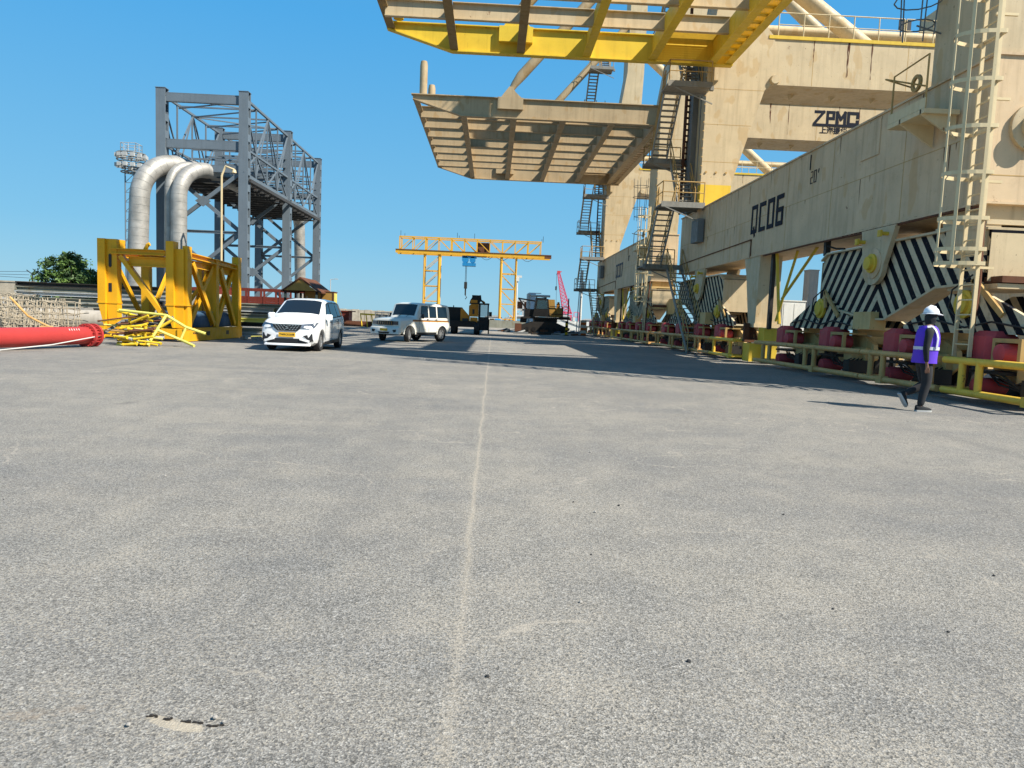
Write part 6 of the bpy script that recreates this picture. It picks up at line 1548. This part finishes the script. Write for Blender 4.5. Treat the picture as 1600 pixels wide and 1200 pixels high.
def worker():
    root = thing('person', 'person in a purple safety vest, white helmet, black scarf and dark clothes walking right', 'person', (7.38, 12.08, 0))
    # local: +x is the way he walks, -y towards the camera (his right side)
    pel = (0.03, 0, 0.92); che = (0.05, 0, 1.22); nb = (0.055, 0, 1.40); nk = (0.075, 0, 1.49)
    hipR, knR, anR = (0.03, -0.09, 0.86), (0.045, -0.10, 0.48), (-0.03, -0.10, 0.10)
    hipL, knL, anL = (0.03, 0.09, 0.86), (0.14, 0.10, 0.47), (-0.21, 0.10, 0.27)
    shR, elR, wrR = (-0.03, -0.19, 1.37), (-0.10, -0.24, 1.07), (-0.065, -0.24, 0.82)
    shL, elL, wrL = (0.05, 0.19, 1.37), (0.06, 0.24, 1.08), (0.22, 0.22, 0.92)
    body = skin_obj('body', [[(pel, .10), (che, .115), (nb, .08), (nk, .052), ((0.075, 0, 1.555), .075), ((0.08, 0, 1.64), .082), ((0.075, 0, 1.69), .055)],
        [(pel, .10), (hipR, .075), (knR, .05), (anR, .036), ((-0.02, -0.10, 0.05), .032)], [(pel, .10), (hipL, .075), (knL, .05), (anL, .036), ((-0.22, 0.10, 0.22), .032)],
        [(nb, .08), (shR, .05), (elR, .036), (wrR, .025), ((-0.055, -0.24, 0.775), .03)], [(nb, .08), (shL, .05), (elL, .036), (wrL, .025), ((0.25, 0.215, 0.89), .03)],
        ] + [[((-0.055, -0.24, 0.775), .03), ((-0.08+i*0.02, -0.245, 0.73), .011), ((-0.08+i*0.022, -0.24, 0.69-(.006 if i in (1, 2) else 0)), .009), ((-0.065+i*0.02, -0.23, 0.665), .008)] for i in range(4)]
          + [[((-0.055, -0.24, 0.775), .03), ((-0.015, -0.23, 0.745), .011), ((0.0, -0.22, 0.715), .009)]]
          + [[((0.25, 0.215, 0.89), .03), ((0.29, 0.20+i*0.015, 0.87), .011), ((0.315, 0.20+i*0.012, 0.845), .009)] for i in range(4)]
          + [[((0.25, 0.215, 0.89), .03), ((0.27, 0.19, 0.89), .011), ((0.295, 0.185, 0.88), .009)]], 'skin', root, 2)
    shirt = skin_obj('shirt', [[(pel, .125), ((0.04, 0, 1.05), .125), (che, .145), ((0.05, 0, 1.34), .12), ((0.06, 0, 1.43), .075)],
        [((0.05, 0, 1.34), .12), (shR, .072), (elR, .054), ((-0.067, -0.24, 0.845), .040)], [((0.05, 0, 1.34), .12), (shL, .072), (elL, .054), ((0.20, 0.222, 0.935), .040)]], 'shirt', root, 2)
    skin_obj('trousers', [[((0.03, 0, 0.98), .125), (pel, .13), ((0.02, -0.085, 0.84), .105), ((0.04, -0.10, 0.66), .098), (knR, .082), ((0.0, -0.10, 0.28), .070), ((-0.03, -0.10, 0.085), .056)],
        [(pel, .13), ((0.03, 0.085, 0.84), .105), ((0.09, 0.095, 0.65), .098), (knL, .084), ((-0.03, 0.10, 0.36), .070), ((-0.19, 0.10, 0.285), .055)]], 'jeans', root, 2)
    # vest: lofted shell open at neck and arms
    m = MB(); rs = []
    for z, cx, rx, ry in ((0.83, 0.035, .175, .205), (0.90, 0.035, .172, .20), (1.05, 0.045, .168, .195), (1.2, 0.055, .172, .198), (1.30, 0.055, .165, .192), (1.38, 0.055, .150, .170), (1.43, 0.058, .125, .145), (1.465, 0.062, .09, .10)):
        rs.append([(cx+rx*math.copysign(abs(math.cos(t))**.8, math.cos(t))*(1+0.03*math.sin(5*t+z*9)), ry*math.copysign(abs(math.sin(t))**.8, math.sin(t)), z) for t in [2*math.pi*k/32 for k in range(32)]])
    m.rings(rs, True, False); vest = m.build('safety_vest', 'vest', root, 60)
    m = MB()
    def band(z0, z1, s=1.02):
        r2 = []
        for z in (z0, z1):
            k = [q for q in ((0.83, .175, .205), (0.90, .172, .20), (1.05, .168, .195), (1.2, .172, .198), (1.30, .165, .192))]
            rx, ry = .171, .199
            r2.append([(0.05+rx*s*math.copysign(abs(math.cos(t))**.8, math.cos(t)), ry*s*math.copysign(abs(math.sin(t))**.8, math.sin(t)), z) for t in [2*math.pi*j/32 for j in range(32)]])
        m.rings(r2, True, False)
    band(1.055, 1.11, 1.03)
    for pts in ([(0.085, -0.206, 1.09), (0.095, -0.208, 1.25), (0.08, -0.196, 1.33), (0.06, -0.175, 1.395), (0.03, -0.13, 1.45), (-0.05, -0.12, 1.44)],):
        for s_ in (1, -1):
            for a, b in zip(pts, pts[1:]): m.beam((a[0]*1.0+.008, a[1]*s_*1.06, a[2]+.004), (b[0]+.008, b[1]*s_*1.06, b[2]+.004), 0.036, 0.012, (0.15, -s_, 0.45))
    m.build('reflective_tape', 'reflect', vest, 60)
    # head gear
    m = MB(); hc = Vector((0.085, 0, 1.685)); rs = []
    for k in range(7):
        t = k/6*math.pi/2; rs.append([(hc.x+0.128*math.cos(t)*math.cos(a)-0.012*math.sin(t), 0.108*math.cos(t)*math.sin(a), hc.z+0.118*math.sin(t)) for a in [2*math.pi*j/28 for j in range(28)]])
    m.rings(rs)
    br = []
    for z, s_ in ((-0.006, 1.0), (-0.014, 1.12), (-0.022, 1.12), (-0.012, 0.98)):
        br.append([(hc.x+0.128*s_*math.cos(a)+(0.055*max(0, math.cos(a))**2 if s_ > 1.05 else 0), 0.108*s_*math.sin(a), hc.z+z-(0.018*max(0, math.cos(a))**3 if s_ > 1.05 else 0)) for a in [2*math.pi*j/28 for j in range(28)]])
    m.rings(br)
    m.path([(hc.x-0.10, 0, hc.z+0.07), (hc.x-0.02, 0, hc.z+0.124), (hc.x+0.07, 0, hc.z+0.10)], 0.012, 8)
    m.build('helmet', 'helmet', root, 50)
    skin_obj('scarf', [[((0.06, 0, 1.44), .075), ((0.075, 0, 1.50), .068), ((0.085, 0, 1.56), .086), ((0.07, 0, 1.62), .094), ((0.07, 0, 1.67), .090)], [((0.085, 0, 1.56), .086), ((0.13, 0, 1.565), .055), ((0.16, 0, 1.585), .03)]], 'shirt', root, 2)
    m = MB(); m.box(0.145, 0.17, -0.05, 0.05, 1.625, 1.66); m.path([(0.16, -0.05, 1.65), (0.12, -0.088, 1.645), (0.06, -0.094, 1.64)], 0.006, 6); m.build('glasses', 'black', root, 40)
    m = MB(); m.box(0.142, 0.166, -0.045, 0.045, 1.60, 1.685); m.build('brow', 'skin', root)
    # shoes
    def shoe(ank, ang, y):
        prof = [(-0.075, 0.0, .030, .0), (-0.07, .03, .036, .09), (-0.02, .03, .040, .105), (0.03, .0, .042, .085), (0.09, .0, .046, .06), (0.15, .0, .044, .05), (0.19, .0, .030, .035), (0.205, 0, .012, .02)]
        up, so_ = MB(), MB()
        rs = []; rb = []
        for x, _, w_, h in prof:
            rs.append([(x, w_*math.cos(t), 0.022+max(0.004, h)*max(0, math.sin(t))**.8) for t in [math.pi*k/10 for k in range(11)]])
            rb.append([(x+.0, (w_+.006)*c, z) for c, z in ((-1, 0.0), (1, 0.0), (1.04, .028), (-1.04, .028))])
        up.rings(rs); so_.rings(rb)
        a = up.build('shoe', 'shirt', root, 60); a.location = (ank[0]-0.0, y, ank[2]); a.rotation_euler = (0, ang, 0)
        so_.build('shoe_sole', 'sole', a, 40)
    shoe((-0.03, 0, 0.0), 0, -0.10)
    shoe((-0.27, 0, 0.215), R(58), 0.10)
    m = MB(); m.box(0.155, 0.165, -0.045, 0.01, 1.15, 1.24); m.build('badge', 'white', vest)
worker()

# loose stones on the road, each a thing
rnd = random.Random(77)
spots = [(386, 765), (903, 780), (915, 858), (937, 792), (1253, 938), (1536, 878), (690, 719), (806, 1070), (1492, 1095), (857, 745), (1220, 797), (978, 783)]
pr = [(-2.45, 5.45), (0.63, 5.06), (0.60, 3.9), (0.75, 4.8), (1.65, 3.22), (2.8, 3.75), (-0.42, 6.9), (0.03, 2.5), (1.9, 2.3), (0.45, 6.1), (2.1, 4.9), (0.95, 5.0)]
for i, (x, y) in enumerate(pr):
    o = stone_mesh(i, rnd.uniform(.006, .011)).build('pebble', 'darkstone' if i % 3 else 'stone'); o.location = (x, y, 0); tag(o, 'tiny loose pebble on the open asphalt', 'pebble', 'pebbles scattered on the road')
for i in range(46):
    x, y = rnd.uniform(-6, 8), rnd.uniform(2.2, 15)
    if abs(x) > y*0.7: continue
    o = stone_mesh(i+50, rnd.uniform(.004, .012)).build('pebble', rnd.choice(['darkstone', 'stone', 'stone'])); o.location = (x, y, 0); tag(o, 'tiny loose pebble on the open asphalt', 'pebble', 'pebbles scattered on the road')
for x, y, r, mt, lb in ((-0.83, 2.185, .010, 'stone', 'pale stone at the right end of the sandy pothole'), (-1.075, 2.135, .009, 'stone', 'grey stone at the left end of the sandy pothole'), (-0.795, 2.165, .006, 'stone', 'small brown stone at the tip of the sandy pothole')):
    o = stone_mesh(int(r*9000+x*50), r).build('stone', mt); o.location = (x, y, 0.006); tag(o, lb, 'stone')
